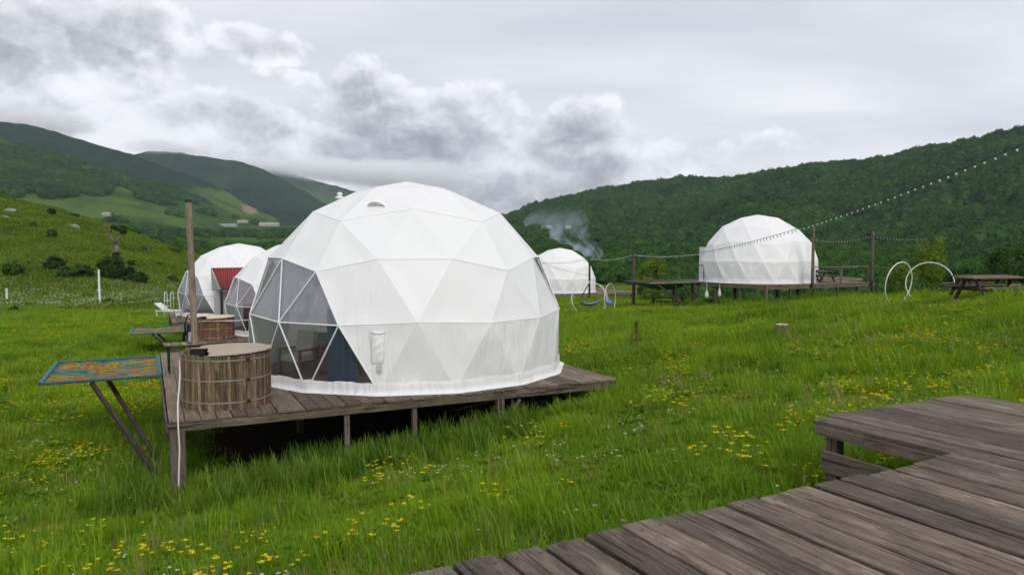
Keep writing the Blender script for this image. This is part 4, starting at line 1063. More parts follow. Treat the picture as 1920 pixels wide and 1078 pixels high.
def mesh_np(name, V, Q, m, smooth=False):
    me = bpy.data.meshes.new(name); k = Q.shape[1]
    me.vertices.add(len(V)); me.vertices.foreach_set('co', np.asarray(V, np.float32).reshape(-1))
    me.loops.add(Q.size); me.loops.foreach_set('vertex_index', Q.reshape(-1).astype(np.int32))
    me.polygons.add(len(Q)); me.polygons.foreach_set('loop_start', np.arange(0, Q.size, k, dtype=np.int32))
    if m: me.materials.append(m)
    me.update(calc_edges=True)
    if smooth: me.shade_smooth()
    return me
def limbs(h, spread, n, seed, r0):
    r = random.Random(seed); mb = MB(); mb.tube([(0, 0, -.1), (.04*h*r.uniform(-1, 1), .04*h*r.uniform(-1, 1), h*.45), (.05*h*r.uniform(-1, 1), 0, h*.9)], [r0, r0*.7, r0*.2], 7)
    for k in range(n):
        a = k*2.4+r.random(); z = h*(.2+.5*r.random()); s = spread*r.uniform(.5, .9)
        mb.tube([(0, 0, z), (s*.5*math.cos(a), s*.5*math.sin(a), z+h*.12), (s*math.cos(a), s*math.sin(a), z+h*.22)], [r0*.45, r0*.3, r0*.1], 6)
    return mb
def shrub(name, label, g, h, wx, wy, m, seed, n=1500, leaf=.09, cat='shrub', group=None, clumps=34, trunk=.04, lift=.0, core=.5):
    t = thing(name, label, cat, g, random.Random(seed).uniform(0, 6), group)
    limbs(h*.8, wx*.7, 7, seed, trunk).build('trunk', M['bark'], t, True)
    V, Q = leaf_cloud(n, (wx, wy, (h-lift)/2), leaf, clumps, seed, core=core); V[:, 2] += lift+(h-lift)/2*.96
    o = bpy.data.objects.new('crown', mesh_np('crown', V, Q, M[m])); C.objects.link(o); o.parent = t
    return t
def shrub_px(label, u, v, D, hpx, wpx, m, seed, **kw):
    fixed = D; p = W(u, v, D) if D else G(u, v, 20, 240); D = p.y; z = gz(p.x, p.y); k = D/F
    if fixed: hpx = max((W(u, v-hpx, D).z-z)/k, hpx*.6)
    return shrub(kw.pop('name', 'shrub'), label, Vector((p.x, p.y, z-.1)), hpx*k, wpx*k/2, wpx*k/2*.9, m, seed, **kw)
GL = 'shrubs on the grassy slope'
shrub_px('round dark shrub at the foot of the bare tree', 209, 524, None, 46, 44, 'leaf_dark', 1, n=2600, leaf=.22, group=GL)
shrub_px('dark shrub touching the round shrub by the bare tree', 241, 530, None, 32, 30, 'leaf_dark', 2, leaf=.2, group=GL)
shrub_px('low dark shrub at the end of the row by the bare tree', 264, 534, None, 26, 24, 'leaf_dark', 3, leaf=.2, group=GL)
shrub_px('rounded green shrub with a low tail of bushes beside it', 103, 505, None, 24, 32, 'leaf_dark', 4, leaf=.2, group=GL)
shrub_px('low spreading bush below the rounded green shrub', 122, 521, None, 22, 44, 'leaf_mid', 5, leaf=.2, group=GL)
shrub_px('dark low bush with a wedge shaped crown', 156, 520, None, 24, 36, 'leaf_dark', 6, leaf=.2, group=GL)
shrub_px('mid green loose shrub at the edge of the slope', 26, 516, None, 28, 36, 'leaf_mid', 7, leaf=.2, group=GL)
shrub_px('small grey green bush high on the slope', 97, 448, None, 18, 18, 'leaf_mid', 8, leaf=.25, n=700, group=GL)
shrub_px('small dark bush near the pipe', 26, 584, None, 12, 16, 'leaf_mid', 9, leaf=.09, n=600, group=GL)
for k, (u, v, h, w) in enumerate(((97, 402, 12, 14), (270, 470, 9, 10), (248, 497, 10, 16), (330, 475, 22, 34), (300, 500, 10, 12), (325, 530, 14, 18), (62, 425, 8, 14), (50, 419, 6, 10), (140, 408, 8, 14), (205, 569, 9, 14), (290, 447, 12, 20))):
    shrub_px(('small dark bush on the crest of the grassy slope', 'small green bush right of the bare tree', 'little dark bush beside the round shrub by the bare tree', 'wide dark bush in the dip beyond the grassy slope', 'little dark bush below the dip on the grassy slope', 'bushy green clump behind the end dome chimney pole', 'flat dark bush near the boulders on the slope', 'low scrub patch near the topmost boulder', 'low scrub on the crest near the pylon', 'little bush at the foot of the tall marker post', 'ragged bush on the skyline of the grassy slope')[k], u, v, None, h, w, 'leaf_mid' if k % 2 else 'leaf_dark', 20+k, leaf=.22, n=600, group='tiny bushes on the slope')
def dead_tree():
    g = G(222, 492, 20, 240); k = g.y/F; t = thing('bare_tree', 'half dead forked tree with one leafy clump on the slope', 'tree', g-Vector((0, 0, .2)))
    def P(u, v): return Vector(((u-222)*k, .0, (492-v)*k))
    mb = MB(); mb.tube([P(219, 492), P(220, 470), P(218, 455)], [.38, .28, .24], 8); mb.build('trunk', M['bark'], t, True)
    for pts, r in (([(218, 455), (212, 445), (206, 434), (203, 425), (196, 418)], .19), ([(218, 456), (224, 446), (229, 436), (232, 430)], .19), ([(206, 434), (210, 425), (214, 420)], .14), ([(203, 426), (203, 418), (200, 412)], .12), ([(219, 462), (226, 468), (230, 466)], .14), ([(219, 468), (213, 472), (210, 480)], .12), ([(212, 446), (208, 448), (203, 443)], .1)):
        q = [P(*p)+Vector((0, random.uniform(-.5, .5), 0)) for p in pts]; MB().tube(q, [r*(1-.75*i/(len(q)-1)) for i in range(len(q))], 7).build('branch', M['bark'], t, True)
    for (u, v, w, h, s) in ((231, 429, 9, 7.5, 1), (216, 425, 5, 4, 2), (219, 476, 6, 6, 3)):
        V, Q = leaf_cloud(700, (w*k, w*k*.9, h*k), .2, 20, 50+s); V += np.array(P(u, v)); o = bpy.data.objects.new('crown', mesh_np('crown', V, Q, M['leaf_dark'])); C.objects.link(o); o.parent = t
dead_tree()
RG = 'bushes beyond the ring swing'
shrub_px('airy lime green young tree behind the ring swing', 1745, 548, 46, 112, 56, 'leaf_lime', 31, name='young_tree', cat='tree', n=1700, leaf=.10, clumps=60, lift=.7, group=RG, core=.2)
shrub_px('yellow green bush behind the left ring', 1690, 548, 43, 62, 60, 'leaf_lime', 32, n=1800, leaf=.09, group=RG)
shrub_px('tall olive bush behind the picnic tables', 1895, 540, 40, 88, 100, 'leaf_mid', 33, n=3800, leaf=.09, clumps=70, group=RG)
shrub_px('broad low bush between the young tree and the picnic tables', 1825, 542, 46, 50, 90, 'leaf_mid', 34, n=2600, leaf=.10, group=RG)
shrub_px('big green bush at the edge beyond the picnic tables', 1985, 545, 36, 100, 130, 'leaf_mid', 36, n=3000, leaf=.09, clumps=60, group=RG)
shrub_px('lime green bush behind the teal net', 1222, 545, 66, 66, 56, 'leaf_lime', 35, n=2200, leaf=.13, group=RG)
def sapling():
    g = G(1193, 652); t = thing('fir_sapling', 'small rusty fir sapling in the grass', 'sapling', g)
    h = .95; MB().tube([(0, 0, -.05), (0, 0, h)], [.022, .006], 6).build('trunk', M['bark'], t); V = []; r = np.random.default_rng(3)
    for lv in range(9):
        z = .12+lv*.095; R = .30*(1-lv/10)
        for k in range(6):
            a = k*1.05+lv*.5
            for q in range(7):
                s = r.random(); p = np.array([R*s*math.cos(a), R*s*math.sin(a), z-.05*s+.02*r.normal()]); d = r.normal(size=3)*.03; e = np.cross(d, r.normal(size=3)); e = e/np.linalg.norm(e)*.006
                V += [p-d-e, p-d+e, p+d+e, p+d-e]
    V = np.array(V); o = bpy.data.objects.new('crown', mesh_np('crown', V, np.arange(len(V)).reshape(-1, 4), M['needle_rust'])); C.objects.link(o); o.parent = t
sapling()
for k, (u, v, s) in enumerate(((19, 397, 1.5), (8, 409, 1.1), (135, 426, 1.4), (142, 428, 1.0))):
    g = G(u, v, 60, 240); r = np.random.default_rng(k); mb = MB(); import bmesh
    bm = bmesh.new(); bmesh.ops.create_icosphere(bm, subdivisions=2, radius=s)
    for vv in bm.verts: vv.co = vv.co*(.8+.35*r.random()); vv.co.z *= .5
    me = bpy.data.meshes.new('boulder'); bm.to_mesh(me); bm.free(); me.materials.append(M['rock']); o = bpy.data.objects.new('boulder', me); C.objects.link(o); o.location = g; tag(o, ('large pale boulder near the crest of the grassy slope', 'smaller grey boulder below the crest boulder', 'long grey boulder in the middle of the grassy slope', 'small grey rock touching the long boulder')[k], 'boulder', 'boulders on the slope')

# ------------------------------------------------------------------ far houses
def house(u, v, D, L, Wd, H, roof, label, rz=0, windows=3, on=None, name='house'):
    p = W(u, v, D); z = p.z if on is None else on
    t = thing(name, label, 'building', (p.x, p.y, z-.5), rz, None)
    MB().box((0, 0, H/2), (L, Wd, H)).build('wall', M['wall_paint'], t)
    mb = MB(); e = .4; x, y = L/2+e, Wd/2+e; r = Wd*.32
    mb.v = [(-x,-y,H),(x,-y,H),(x,y,H),(-x,y,H),(-x,0,H+r),(x,0,H+r)]; mb.f = [(0,1,5,4),(2,3,4,5),(0,4,3),(1,2,5),(3,2,1,0)]
    mb.build('roof', M[roof], t)
    for k in range(windows):
        wx = (k+.5)/windows*L-L/2; f = MB().box((wx, -Wd/2-.02, H*.55), (L/windows*.42, .06, H*.36)).build('window', M['white_plastic'], t); MB().box((wx, -Wd/2-.06, H*.55), (L/windows*.34, .03, H*.28)).build('pane', M['dark_glass'], f)
house(200, 405, 720, 7, 5, 2.4, 'roof_pale', 'small pale house on the shoulder above the slope', R_(10), 3)
house(428, 425, 1150, 26, 7, 2.6, 'roof_teal', 'long low shed with pale teal roof on the valley floor', 0, 6)
house(455, 418, 1250, 16, 7, 2.8, 'roof_pale', 'farm building with brownish roof on the valley floor', 0, 4)
house(505, 424, 1150, 30, 8, 3.2, 'roof_pale', 'long pale building at the end of the valley', 0, 7)
house(1146, 514, 240, 4.4, 3.4, 2.2, 'roof_red', 'small red roofed cabin behind the small dome', R_(20), 2, name='cabin')
house(1029, 428, 900, 6, 4, 2.6, 'roof_pale', 'white house alone on the wooded mountain left of the smoke', R_(20), 2)
house(1066, 428, 900, 6, 4, 2.2, 'roof_pale', 'pale house on the wooded mountain above the smoke', R_(-10), 2)
house(1140, 466, 420, 9, 4, 1.6, 'roof_pale', 'low brown roofed house among the trees right of the smoke', R_(5), 2)

# ------------------------------------------------------------------ scattered plants (nobody could count them)
def scatter(name, label, cat, pts, rot, scl, idx, objs):
    col = bpy.data.collections.new(name+'_kinds')
    for o in objs: col.objects.link(o)
    me = bpy.data.meshes.new(name); me.vertices.add(len(pts)); me.vertices.foreach_set('co', np.asarray(pts, np.float32).reshape(-1))
    a = me.attributes.new('rot', 'FLOAT_VECTOR', 'POINT'); a.data.foreach_set('vector', np.asarray(rot, np.float32).reshape(-1))
    a = me.attributes.new('scl', 'FLOAT_VECTOR', 'POINT'); a.data.foreach_set('vector', np.asarray(scl, np.float32).reshape(-1))
    a = me.attributes.new('idx', 'INT', 'POINT'); a.data.foreach_set('value', np.asarray(idx, np.int32))
    o = bpy.data.objects.new(name, me); C.objects.link(o); tag(o, label, cat, kind='stuff')
    g = bpy.data.node_groups.new(name, 'GeometryNodeTree'); g.interface.new_socket('Geometry', in_out='INPUT', socket_type='NodeSocketGeometry'); g.interface.new_socket('Geometry', in_out='OUTPUT', socket_type='NodeSocketGeometry')
    n = g.nodes; gi = n.new('NodeGroupInput'); go = n.new('NodeGroupOutput'); ip = n.new('GeometryNodeInstanceOnPoints'); ci = n.new('GeometryNodeCollectionInfo')
    ci.inputs['Collection'].default_value = col; ci.inputs['Separate Children'].default_value = True; ci.inputs['Reset Children'].default_value = True; ip.inputs['Pick Instance'].default_value = True
    def na(nm, ty): k = n.new('GeometryNodeInputNamedAttribute'); k.data_type = ty; k.inputs['Name'].default_value = nm; return k.outputs['Attribute']
    e = n.new('FunctionNodeEulerToRotation'); L = g.links.new
    L(na('rot', 'FLOAT_VECTOR'), e.inputs[0]); L(e.outputs[0], ip.inputs['Rotation']); L(na('scl', 'FLOAT_VECTOR'), ip.inputs['Scale']); L(na('idx', 'INT'), ip.inputs['Instance Index'])
    L(gi.outputs[0], ip.inputs['Points']); L(ci.outputs[0], ip.inputs['Instance']); L(ip.outputs[0], go.inputs[0])
    md = o.modifiers.new('scatter', 'NODES'); md.node_group = g
    return o
def kind_obj(name, me): return bpy.data.objects.new(name, me)
def blades(n, rad, h0, h1, w, lean, seed, m, square=True):
    r = np.random.default_rng(seed)
    base = np.stack([r.uniform(-rad, rad, n), r.uniform(-rad, rad, n), np.full(n, -.04)], 1)
    h = r.uniform(h0, h1, n)*(.55+.9*fbm(base[:, 0]*3+seed*7, base[:, 1]*3, 2, seed)); a = r.uniform(0, 2*np.pi, n)
    ln = r.uniform(.1, 1, n)**1.2*lean; d = np.stack([np.cos(a), np.sin(a), 0*a], 1); s = np.stack([-np.sin(a), np.cos(a), 0*a], 1); ww = w*r.uniform(.6, 1.3, n)
    up = np.array([0, 0, 1.])
    V = []
    for t, wk in ((0, .8), (.4, 1), (.75, .7)):
        c = base+up*(h*t*(1-.25*ln*t))[:, None]+d*(h*ln*t*t)[:, None]
        V += [c-s*(ww*wk/2)[:, None], c+s*(ww*wk/2)[:, None]]
    V.append(base+up*(h*(1-.35*ln))[:, None]+d*(h*ln)[:, None])
    V = np.stack(V, 1).reshape(-1, 3); o = np.arange(n)*7
    Q = np.concatenate([np.stack([o, o+1, o+3, o+2], 1), np.stack([o+2, o+3, o+5, o+4], 1), np.stack([o+4, o+5, o+6, o+6], 1)])
    me = bpy.data.meshes.new('grass'); quads = Q[:2*n].tolist(); tris = Q[2*n:, :3].tolist()
    me.from_pydata(V.tolist(), [], quads+tris); me.materials.append(M[m]); me.update(); me.shade_smooth(); return me
def in_deck(x, y, grow=0.0):
    inside = np.zeros(x.shape, bool)
    for P0, L1, L2, z, a1, a2 in DECKS:
        dx, dy = x-P0.x, y-P0.y; s = dx*a1.x+dy*a1.y; q = dx*a2.x+dy*a2.y
        inside |= (s > -grow) & (s < L1+grow) & (q > -grow) & (q < L2+grow)
    return inside
def deck_clear(x, y, need):
    """true where nothing low stands above the grass"""
    ok = np.ones(x.shape, bool); g = ground(x, y)
    for P0, L1, L2, z, a1, a2 in DECKS:
        dx, dy = x-P0.x, y-P0.y; s = dx*a1.x+dy*a1.y; q = dx*a2.x+dy*a2.y
        ins = (s > -.15) & (s < L1+.15) & (q > -.15) & (q < L2+.15)
        ok &= ~(ins & (z-.25-g < need)); ok &= ~((s > .5) & (s < L1-.5) & (q > .45) & (q < L2-.5))
    return ok
def wedge(n, d0, d1, half=.76):
    D = np.sqrt(rng.uniform(d0*d0, d1*d1, n)); x = rng.uniform(-half, half, n)*D; return x, D
gk = [kind_obj('grass_a%d' % k, blades(320, .42, .06, .18, .011, 1.6, 100+k, 'grass_blade')) for k in range(6)]
gm = [kind_obj('grass_b%d' % k, blades(300, .75, .07, .19, .018, 1.6, 140+k, 'grass_blade')) for k in range(5)]
gf = [kind_obj('grass_c%d' % k, blades(260, 1.7, .10, .24, .045, 1.2, 160+k, 'grass_blade')) for k in range(4)]
gu = [kind_obj('grass_e%d' % k, blades(46, .16, .16, .42, .010, 1.0, 190+k, 'grass_blade')) for k in range(4)]
gs = [kind_obj('grass_f%d' % k, blades(160, 1.6, .12, .34, .07, 1.1, 170+k, 'slope_blade')) for k in range(4)]
def rosette(seed):
    r_ = np.random.default_rng(seed); mb = MB()
    for k in range(13):
        a = k*2.4+r_.random(); L = r_.uniform(.10, .24); w = L*r_.uniform(.22, .34); up = r_.uniform(.35, 1.0); c, n_ = math.cos(a), math.sin(a); rows = []
        for t, wk in ((0, .15), (.3, .8), (.65, 1), (1, .08)):
            x0 = L*t; z0 = L*up*t*(1.25-.75*t)+.04; rows.append([(x0*c-w*wk/2*n_, x0*n_+w*wk/2*c, z0+.01*wk), (x0*c, x0*n_, z0), (x0*c+w*wk/2*n_, x0*n_-w*wk/2*c, z0+.01*wk)])
        mb.grid(rows)
    return mb.mesh('herb', M['weed_blade'], True)
gh = [kind_obj('grass_h%d' % k, rosette(210+k)) for k in range(4)]
gd = [kind_obj('grass_g%d' % k, blades(9, .10, .25, .48, .006, .5, 220+k, 'dry_stalk')) for k in range(3)]
gt = [kind_obj('grass_d%d' % k, blades(60, .30, .22, .62, .017, .9, 180+k, 'weed_blade')) for k in range(4)]
def lay(x, y, kinds, name, label, cat='grass', need=.34, s0=.8, s1=1.25, hvar=True, tilt=.1):
    k = deck_clear(x, y, need); x, y = x[k], y[k]; z = ground(x, y)
    hs = (.55+1.0*fbm(x*.45+2, y*.45, 3, 31)) if hvar else np.ones(len(x))
    s = rng.uniform(s0, s1, len(x)); scl = np.stack([s, s, s*hs], 1)
    e = .25; gx = (ground(x+e, y)-ground(x-e, y))/(2*e); gy = (ground(x, y+e)-ground(x, y-e))/(2*e)
    yaw = rng.uniform(0, 2*np.pi, len(x))
    # lay the patch along the slope: rotate the gradient into the patch's own frame
    rx = np.arctan(gy); ry = -np.arctan(gx)
    rot = np.stack([rx, ry, yaw], 1) if False else np.stack([np.arctan(gy*np.cos(yaw)-gx*np.sin(yaw)), -np.arctan(gx*np.cos(yaw)+gy*np.sin(yaw)), yaw], 1)
    scatter(name, label, cat, np.stack([x, y, z], 1), rot, scl, rng.integers(0, len(kinds), len(x)), kinds)
x, y = wedge(4600, 3.2, 12.5, .85); lay(x, y, gk, 'meadow_grass', 'fine green grass blades near the foreground deck', need=.3)
x, y = wedge(6200, 12, 32, .78); lay(x, y, gm, 'meadow_grass', 'green meadow grass around the big dome', need=.32)
x, y = wedge(5200, 30, 80, .76); lay(x, y, gf, 'meadow_grass', 'green meadow grass around the distant domes', need=.4)
x, y = wedge(5200, 4, 17, .8); f = fbm(x*.8+3, y*.8, 3, 61)+rng.random(len(x))*.25; kq = f > .70; lay(x[kq], y[kq], gu, 'grass_tufts', 'taller uneven tufts standing in the near meadow', need=.5, s0=.7, s1=1.4, hvar=False)
x, y = wedge(12000, 17, 46, .78); f = fbm(x*.5+3, y*.5, 3, 62)+rng.random(len(x))*.25; kq = f > .68; lay(x[kq], y[kq], gu, 'grass_tufts', 'taller uneven tufts standing in the middle meadow', need=.5, s0=1.0, s1=1.9, hvar=False)
n_ = 9000; u = rng.uniform(-60, 600, n_); y = np.sqrt(rng.uniform(70**2, 230**2, n_)); x = (u-960)/F*y; f = fbm(x*.09, y*.09, 4, 63)+rng.random(n_)*.3; kq = f > .58; lay(x[kq], y[kq], gs, 'rough_grass', 'rough tussocks and herbs on the grassy slope', need=.5, s0=.9, s1=2.2, hvar=False)
x, y = wedge(5200, 4, 26, .8); f = fbm(x*1.1+8, y*1.1, 3, 66)+rng.random(len(x))*.3; kq = f > .66; lay(x[kq], y[kq], gh, 'meadow_herbs', 'broad leaved herbs mixed into the meadow', 'herbs', need=.4, s0=.45, s1=1.05, hvar=False)
x, y = wedge(3600, 4, 34, .8); f = fbm(x*.6+1, y*.6, 3, 67)+rng.random(len(x))*.3; kq = f > .70; lay(x[kq], y[kq], gd, 'dry_stalks', 'thin dry stalks and seed heads in the meadow', 'stalks', need=.5, s0=.7, s1=1.3, hvar=False)
# rank growth along the deck edges
def edge_pts(P0, s0, s1, q0, q1, n): s = rng.uniform(s0, s1, n); q = q0+(q1-q0)*rng.random(n)**1.3; return P0.x+E1.x*s+E2.x*q, P0.y+E1.y*s+E2.y*q
ex = [edge_pts(P0m, .5, 9.3, -1.0, .5, 260), edge_pts(P0m, .2, 6.5, -1.7, -.2, 120), edge_pts(P0m, .4, 3.2, -1.3, .3, 90), edge_pts(P0r, -.5, 10, -1.2, .6, 150), edge_pts(P0r, -2, .3, 0, 8, 90), edge_pts(P0m, -1.0, .2, -.6, 6, 50)]
x = np.concatenate([a for a, _ in ex]); y = np.concatenate([b for _, b in ex])
k = (gz_ := ground(x, y)) > -99
far_low = np.array([.30 if (abs((xx-P0m.x)*E2.x+(yy-P0m.y)*E2.y) < 2 and (xx-P0m.x)*E1.x+(yy-P0m.y)*E1.y > 7.0) else 0 for xx, yy in zip(x, y)])
kk = (far_low < .1) & (fbm(x*.9, y*.9, 3, 71)+rng.random(len(x))*.3 > .56)
lay(x[kk], y[kk], gt, 'tall_weeds', 'rank tall grass growing along the deck edges', 'weeds', need=.55, s0=.7, s1=1.25, hvar=False)
# flowers
def flower(seed, m, heads, spread, h0, h1, size):
    r = np.random.default_rng(seed); V = []; Fq = []; mi = []
    for k in range(heads):
        x, y = r.normal(size=2)*spread; h = r.uniform(h0, h1); bx, by = x*.3, y*.3
        o = len(V); w = .004; V += [(bx-w, by, 0), (bx+w, by, 0), (x+w, y, h), (x-w, y, h)]; Fq.append((o, o+1, o+2, o+3)); mi.append(0)
        s = size*r.uniform(.7, 1.2)
        for q in range(5):
            a = q*1.257+r.random(); o = len(V); c, n_ = math.cos(a), math.sin(a)
            V += [(x, y, h), (x+s*c-s*.45*n_, y+s*n_+s*.45*c, h+s*.5), (x+1.35*s*c, y+1.35*s*n_, h+s*.45), (x+s*c+s*.45*n_, y+s*n_-s*.45*c, h+s*.5)]; Fq.append((o, o+1, o+2, o+3)); mi.append(1)
    me = bpy.data.meshes.new('flower'); me.from_pydata(V, [], Fq); me.materials.append(M['grass_blade']); me.materials.append(M[m]); me.polygons.foreach_set('material_index', mi); me.update(); return me
fy = [kind_obj('flower_y%d' % k, flower(k, 'petal_yellow', (3, 5, 8, 12)[k], (.05, .09, .13, .16)[k], .14, .27, .022)) for k in range(4)]
fw = [kind_obj('flower_w%d' % k, flower(9+k, 'petal_white', (1, 3, 5)[k], (.03, .08, .14)[k], .10, .20, .017)) for k in range(3)]
def flowers(n, d0, d1, kinds, name, label, thr, seed, sc):
    x, y = wedge(n, d0, d1, .78); f = fbm(x*.6+seed, y*.6, 4, seed); k = (f*.75+.125+rng.random(n)*.42) > thr+.06; x, y = x[k], y[k]; k = deck_clear(x, y, .45); x, y = x[k], y[k]; k = ~in_deck(x, y, .05); x, y = x[k], y[k]
    z = ground(x, y); s = rng.uniform(.7, 1.3, len(x))*sc; scatter(name, label, 'flowers', np.stack([x, y, z], 1), np.stack([0*x, 0*x, rng.uniform(0, 6.28, len(x))], 1), np.stack([s, s, 0*s+1], 1), rng.integers(0, len(kinds), len(x)), kinds)
flowers(1500, 5, 18, fy, 'yellow_flowers', 'clusters of small yellow flowers in the near grass', .79, 47, 1.1)
flowers(5200, 16, 60, fy, 'yellow_flowers', 'yellow flowers dotted through the middle of the meadow', .76, 42, 1.5)
flowers(900, 5, 18, fw, 'white_flowers', 'scattered small white daisies in the near grass', .74, 43, 1.0)
flowers(6500, 16, 70, fw, 'white_flowers', 'white daisies dotted through the middle of the meadow', .74, 44, 1.3)
u = rng.uniform(-20, 360, 1500); y = rng.uniform(72, 112, 1500); x = (u-960)/F*y; kq = fbm(x*.1, y*.1, 3, 64) > .46; x, y = x[kq], y[kq]; s = rng.uniform(3, 6, len(x))
scatter('white_flowers', 'haze of white flowers at the foot of the grassy slope', 'flowers', np.stack([x, y, ground(x, y)], 1), np.stack([0*x, 0*x, x], 1), np.stack([s, s, 0*s+2.2], 1), rng.integers(0, 3, len(x)), fw)
x, y = edge_pts(P0m, -12, 0, 10, 22, 260); fz = ground(x, y); s = rng.uniform(1, 2, len(x)); kq = ~in_deck(x, y, .3)
scatter('yellow_flowers', 'drift of yellow flowers behind the net platform', 'flowers', np.stack([x, y, fz], 1)[kq], np.stack([0*x, 0*x, x*7], 1)[kq], np.stack([s, s, 0*s+1.1], 1)[kq], rng.integers(0, 4, len(x))[kq], fy)

# ------------------------------------------------------------------ woods
def crown_kind(seed, n=480, conifer=False):
    r = np.random.default_rng(seed); import bmesh
    bm = bmesh.new(); bmesh.ops.create_icosphere(bm, subdivisions=2, radius=1)
    ph = r.uniform(0, 6, 6); 
    for v in bm.verts:
        p = v.co; k = 1+.22*math.sin(p.x*3.1+ph[0])*math.sin(p.y*3.4+ph[1])+.15*math.sin(p.z*5+ph[2]+p.x*4)+.10*r.normal()
        v.co = p*k*.82
    V0 = np.array([v.co[:] for v in bm.verts]); F0 = np.array([[v.index for v in f.verts] for f in bm.faces]); bm.free()
    V1, Q1 = leaf_cloud(n, (.92, .92, .95), .105, 30, seed, core=.7)
    me = bpy.data.meshes.new('crown'); me.from_pydata(V0.tolist()+V1.tolist(), [], F0.tolist()+(Q1+len(V0)).tolist()); me.materials.append(M['forest_leaf']); me.update(); return me
ck = [kind_obj('crown_%d' % k, crown_kind(60+k)) for k in range(6)]
def wood_on(mt, n, name, label, r0, r1, u0, u1, fmin=.5):
    nU = mt['U'].shape[1]; us = mt['U'][0]; ss = mt['S'][:70, 0]
    X, Dd, Z, Fo = (mt[k][:70] for k in ('x', 'D', 'z', 'f'))
    i = rng.random(n*3); j = rng.uniform(np.searchsorted(us, u0), min(np.searchsorted(us, u1), nU-1.001), n*3)
    ii = i*(68.99); i0 = ii.astype(int); j0 = np.minimum(j.astype(int), nU-2); fi = ii-i0; fj = j-j0
    def bil(A): return (A[i0, j0]*(1-fi)+A[i0+1, j0]*fi)*(1-fj)+(A[i0, j0+1]*(1-fi)+A[i0+1, j0+1]*fi)*fj
    x, y, z, f = bil(X), bil(Dd), bil(Z), bil(Fo)
    w = (y/y.max())**2; k = (rng.random(len(x)) < w*1.6) & (f > fmin+rng.random(len(x))*.2)
    x, y, z = x[k][:n], y[k][:n], z[k][:n]
    s = rng.uniform(r0, r1, len(x))*(.75+.5*fbm(x*.02, y*.02, 2, 77)); scl = np.stack([s, s*rng.uniform(.85, 1.15, len(s)), s*rng.uniform(.85, 1.3, len(s))], 1)
    scatter(name, label, 'forest', np.stack([x, y, z+s*.55], 1), np.stack([rng.normal(0, .15, len(x)), rng.normal(0, .15, len(x)), rng.uniform(0, 6.28, len(x))], 1), scl, rng.integers(0, 6, len(x)), ck)
    print(name, len(x))
wood_on(right_m, 30000, 'forest', 'unbroken green forest covering the mountain behind the domes', 3.6, 7.6, 700, 2150)
wood_on(left_a, 7000, 'forest', 'dark patches of wood on the left hillside', 4.0, 7.0, -300, 480, .55)
# thickets at the foot of the mountain and on the valley floor
n = 5200; u = rng.uniform(880, 2150, n); D = rng.uniform(95, 420, n)**1.0; x = (u-960)/F*D; y = D
f = fbm(x*.03+1, y*.03, 3, 51); k = (f > .40) & ~((y < 140) & (x < 20)); x, y = x[k], y[k]; z = ground(x, y); s = rng.uniform(1.2, 3.2, len(x))*np.clip(y/190, .5, 1.4)
scatter('thicket', 'green thicket along the foot of the wooded mountain', 'thicket', np.stack([x, y, z+s*.4], 1), np.stack([0*x, 0*x, rng.uniform(0, 6.28, len(x))], 1), np.stack([s, s, s*.9], 1), rng.integers(0, 6, len(x)), ck)
n = 9000; u = rng.uniform(-200, 1000, n); D = np.sqrt(rng.uniform(240**2, 1500**2, n)); x = (u-960)/F*D; y = D
f = fbm(x*.012+5, y*.006, 4, 21); k = (f > .50) | (rng.random(len(x)) < .12); x, y = x[k], y[k]; z = ground(x, y); s = rng.uniform(1.5, 4.5, len(x))
scatter('thicket', 'hedges and thickets dotting the valley floor', 'thicket', np.stack([x, y, z+s*.4], 1), np.stack([0*x, 0*x, rng.uniform(0, 6.28, len(x))], 1), np.stack([s, s, s*.8], 1), rng.integers(0, 6, len(x)), ck)

# ------------------------------------------------------------------ smoke, low cloud and haze
def vol_mat(name, dens, col, noise=None):
    m, N = mat(name); p = N.n('ShaderNodeVolumePrincipled'); p.inputs['Color'].default_value = c4(*col); p.inputs['Anisotropy'].default_value = .0
    if noise:
        co = N.n('ShaderNodeTexCoord').outputs['Object']; f = noise(N, co); N.l(f, p.inputs['Density'])
    else: p.inputs['Density'].default_value = dens
    o = N.n('ShaderNodeOutputMaterial'); N.l(p.outputs[0], o.inputs['Volume']); return m
def smoke():
    D = 92.0; ctl = [W(1128, 482, D), W(1108, 468, D), W(1088, 448, D), W(1070, 425, D), W(1048, 398, D), W(1020, 372, D)]; rad = [.5, 1.1, 1.7, 2.4, 3.2, 4.0]
    base = ctl[0]; H = ctl[-1].z-base.z
    pts = []; rr = []
    for i in range(5):
        for k in range(4): t = k/4; pts.append(ctl[i].lerp(ctl[i+1], t)-base); rr.append((rad[i]*(1-t)+rad[i+1]*t)*(1+.18*math.sin(i*2.3+k*1.4)))
    pts.append(ctl[-1]-base); rr.append(rad[-1])
    def dn(N, co):
        x, y, z = N.sep(co); nz = N.noise(co, .28, 4, .55, .8)
        fall = N.ss(z, H*.98, .0, 0, 1); start = N.math('POWER', fall, 1.6)
        return N.math('MULTIPLY', N.math('MULTIPLY', N.ss(nz, .40, .68), start), .95)
    vol_mat('smoke_air', 0, (.66, .78, .95), dn)
    o = MB().tube(pts, rr, 14).build('smoke', M['smoke_air'], None, False, base); tag(o, 'thin blue grey smoke drifting up beside the small dome', 'smoke', kind='stuff')
smoke()

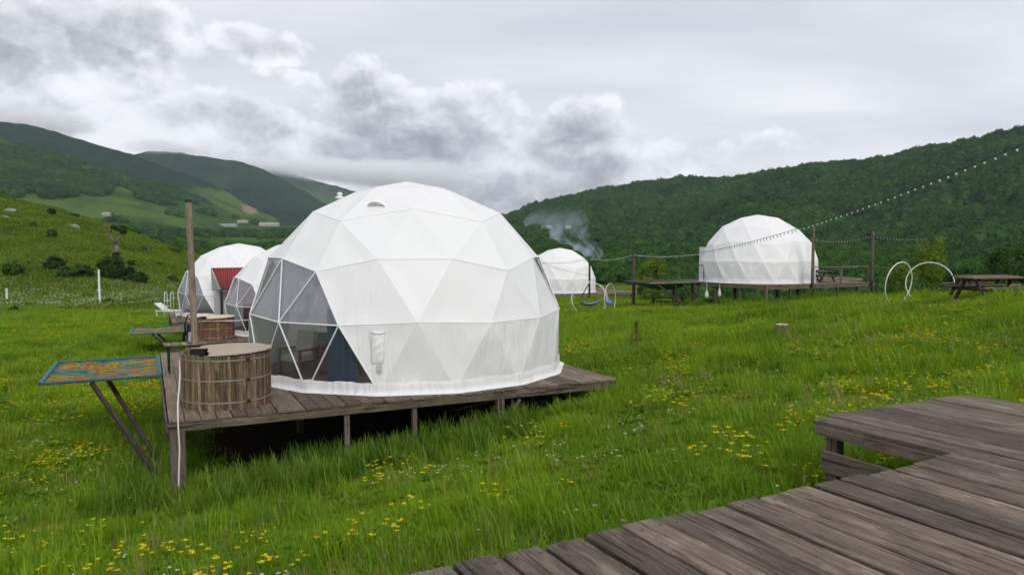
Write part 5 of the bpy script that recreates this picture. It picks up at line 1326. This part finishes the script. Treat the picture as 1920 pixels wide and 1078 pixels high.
def low_cloud():  # low clouds capping the ridges, built inside the haze box
    import bmesh
    def soft(N, co):
        g_ = N.n('ShaderNodeTexCoord').outputs['Generated']; d_ = N.vmath('LENGTH', N.vmath('SUBTRACT', g_, (.5, .5, .5)))
        nz = N.noise(N.vmath('MULTIPLY', co, (1, 1, 2.2)), .012, 4, .6)
        return N.math('MULTIPLY', N.ss(N.math('ADD', d_, N.math('MULTIPLY', N.math('SUBTRACT', nz, .5), .35)), .46, .12), .0085)
    vol_mat('low_cloud_air', 0, (.985, .99, 1.0), soft)
    for k, (u, v, D, rx, ry, rz) in enumerate(((-60, 222, 2250, 330, 160, 62), (40, 224, 2250, 200, 150, 40), (125, 238, 2240, 130, 100, 24), (-260, 205, 2250, 330, 200, 90),
          (300, 276, 3020, 150, 130, 34), (350, 284, 3020, 110, 110, 20), (500, 312, 4500, 330, 300, 60), (590, 318, 4500, 360, 300, 80), (680, 326, 4500, 380, 300, 95), (800, 330, 4500, 420, 300, 120))):
        r = np.random.default_rng(90+k); bm = bmesh.new(); bmesh.ops.create_icosphere(bm, subdivisions=4, radius=1); ph = r.uniform(0, 6, 6)
        for vv in bm.verts:
            p = vv.co.copy(); w = 1+.20*math.sin(p.x*4+ph[0])*math.sin(p.z*3+ph[1])+.14*math.sin(p.x*9+ph[2]+p.y*5)+.08*math.sin(p.z*11+ph[3]+p.x*15)
            vv.co = Vector((p.x*rx, p.y*ry, p.z*rz))*w
        me = bpy.data.meshes.new('low_cloud'); bm.to_mesh(me); bm.free(); me.materials.append(M['low_cloud_air']); me.shade_smooth()
        o = bpy.data.objects.new('low_cloud', me); C.objects.link(o); o.location = W(u, v, D)
        tag(o, ('low cloud lying over the dark wooded mountain top', 'low cloud caught on the blue green ridge', 'low cloud veiling the farthest mountain')[0 if k < 4 else 1 if k < 6 else 2], 'low cloud', kind='stuff')
low_cloud()
vol_mat('haze_air', .000055, (.74, .87, 1.0))
tag(MB().box((0, 1400, 320), (9200, 8400, 780)).build('haze', M['haze_air']), 'thin blue haze in the valley air', 'haze', kind='stuff')
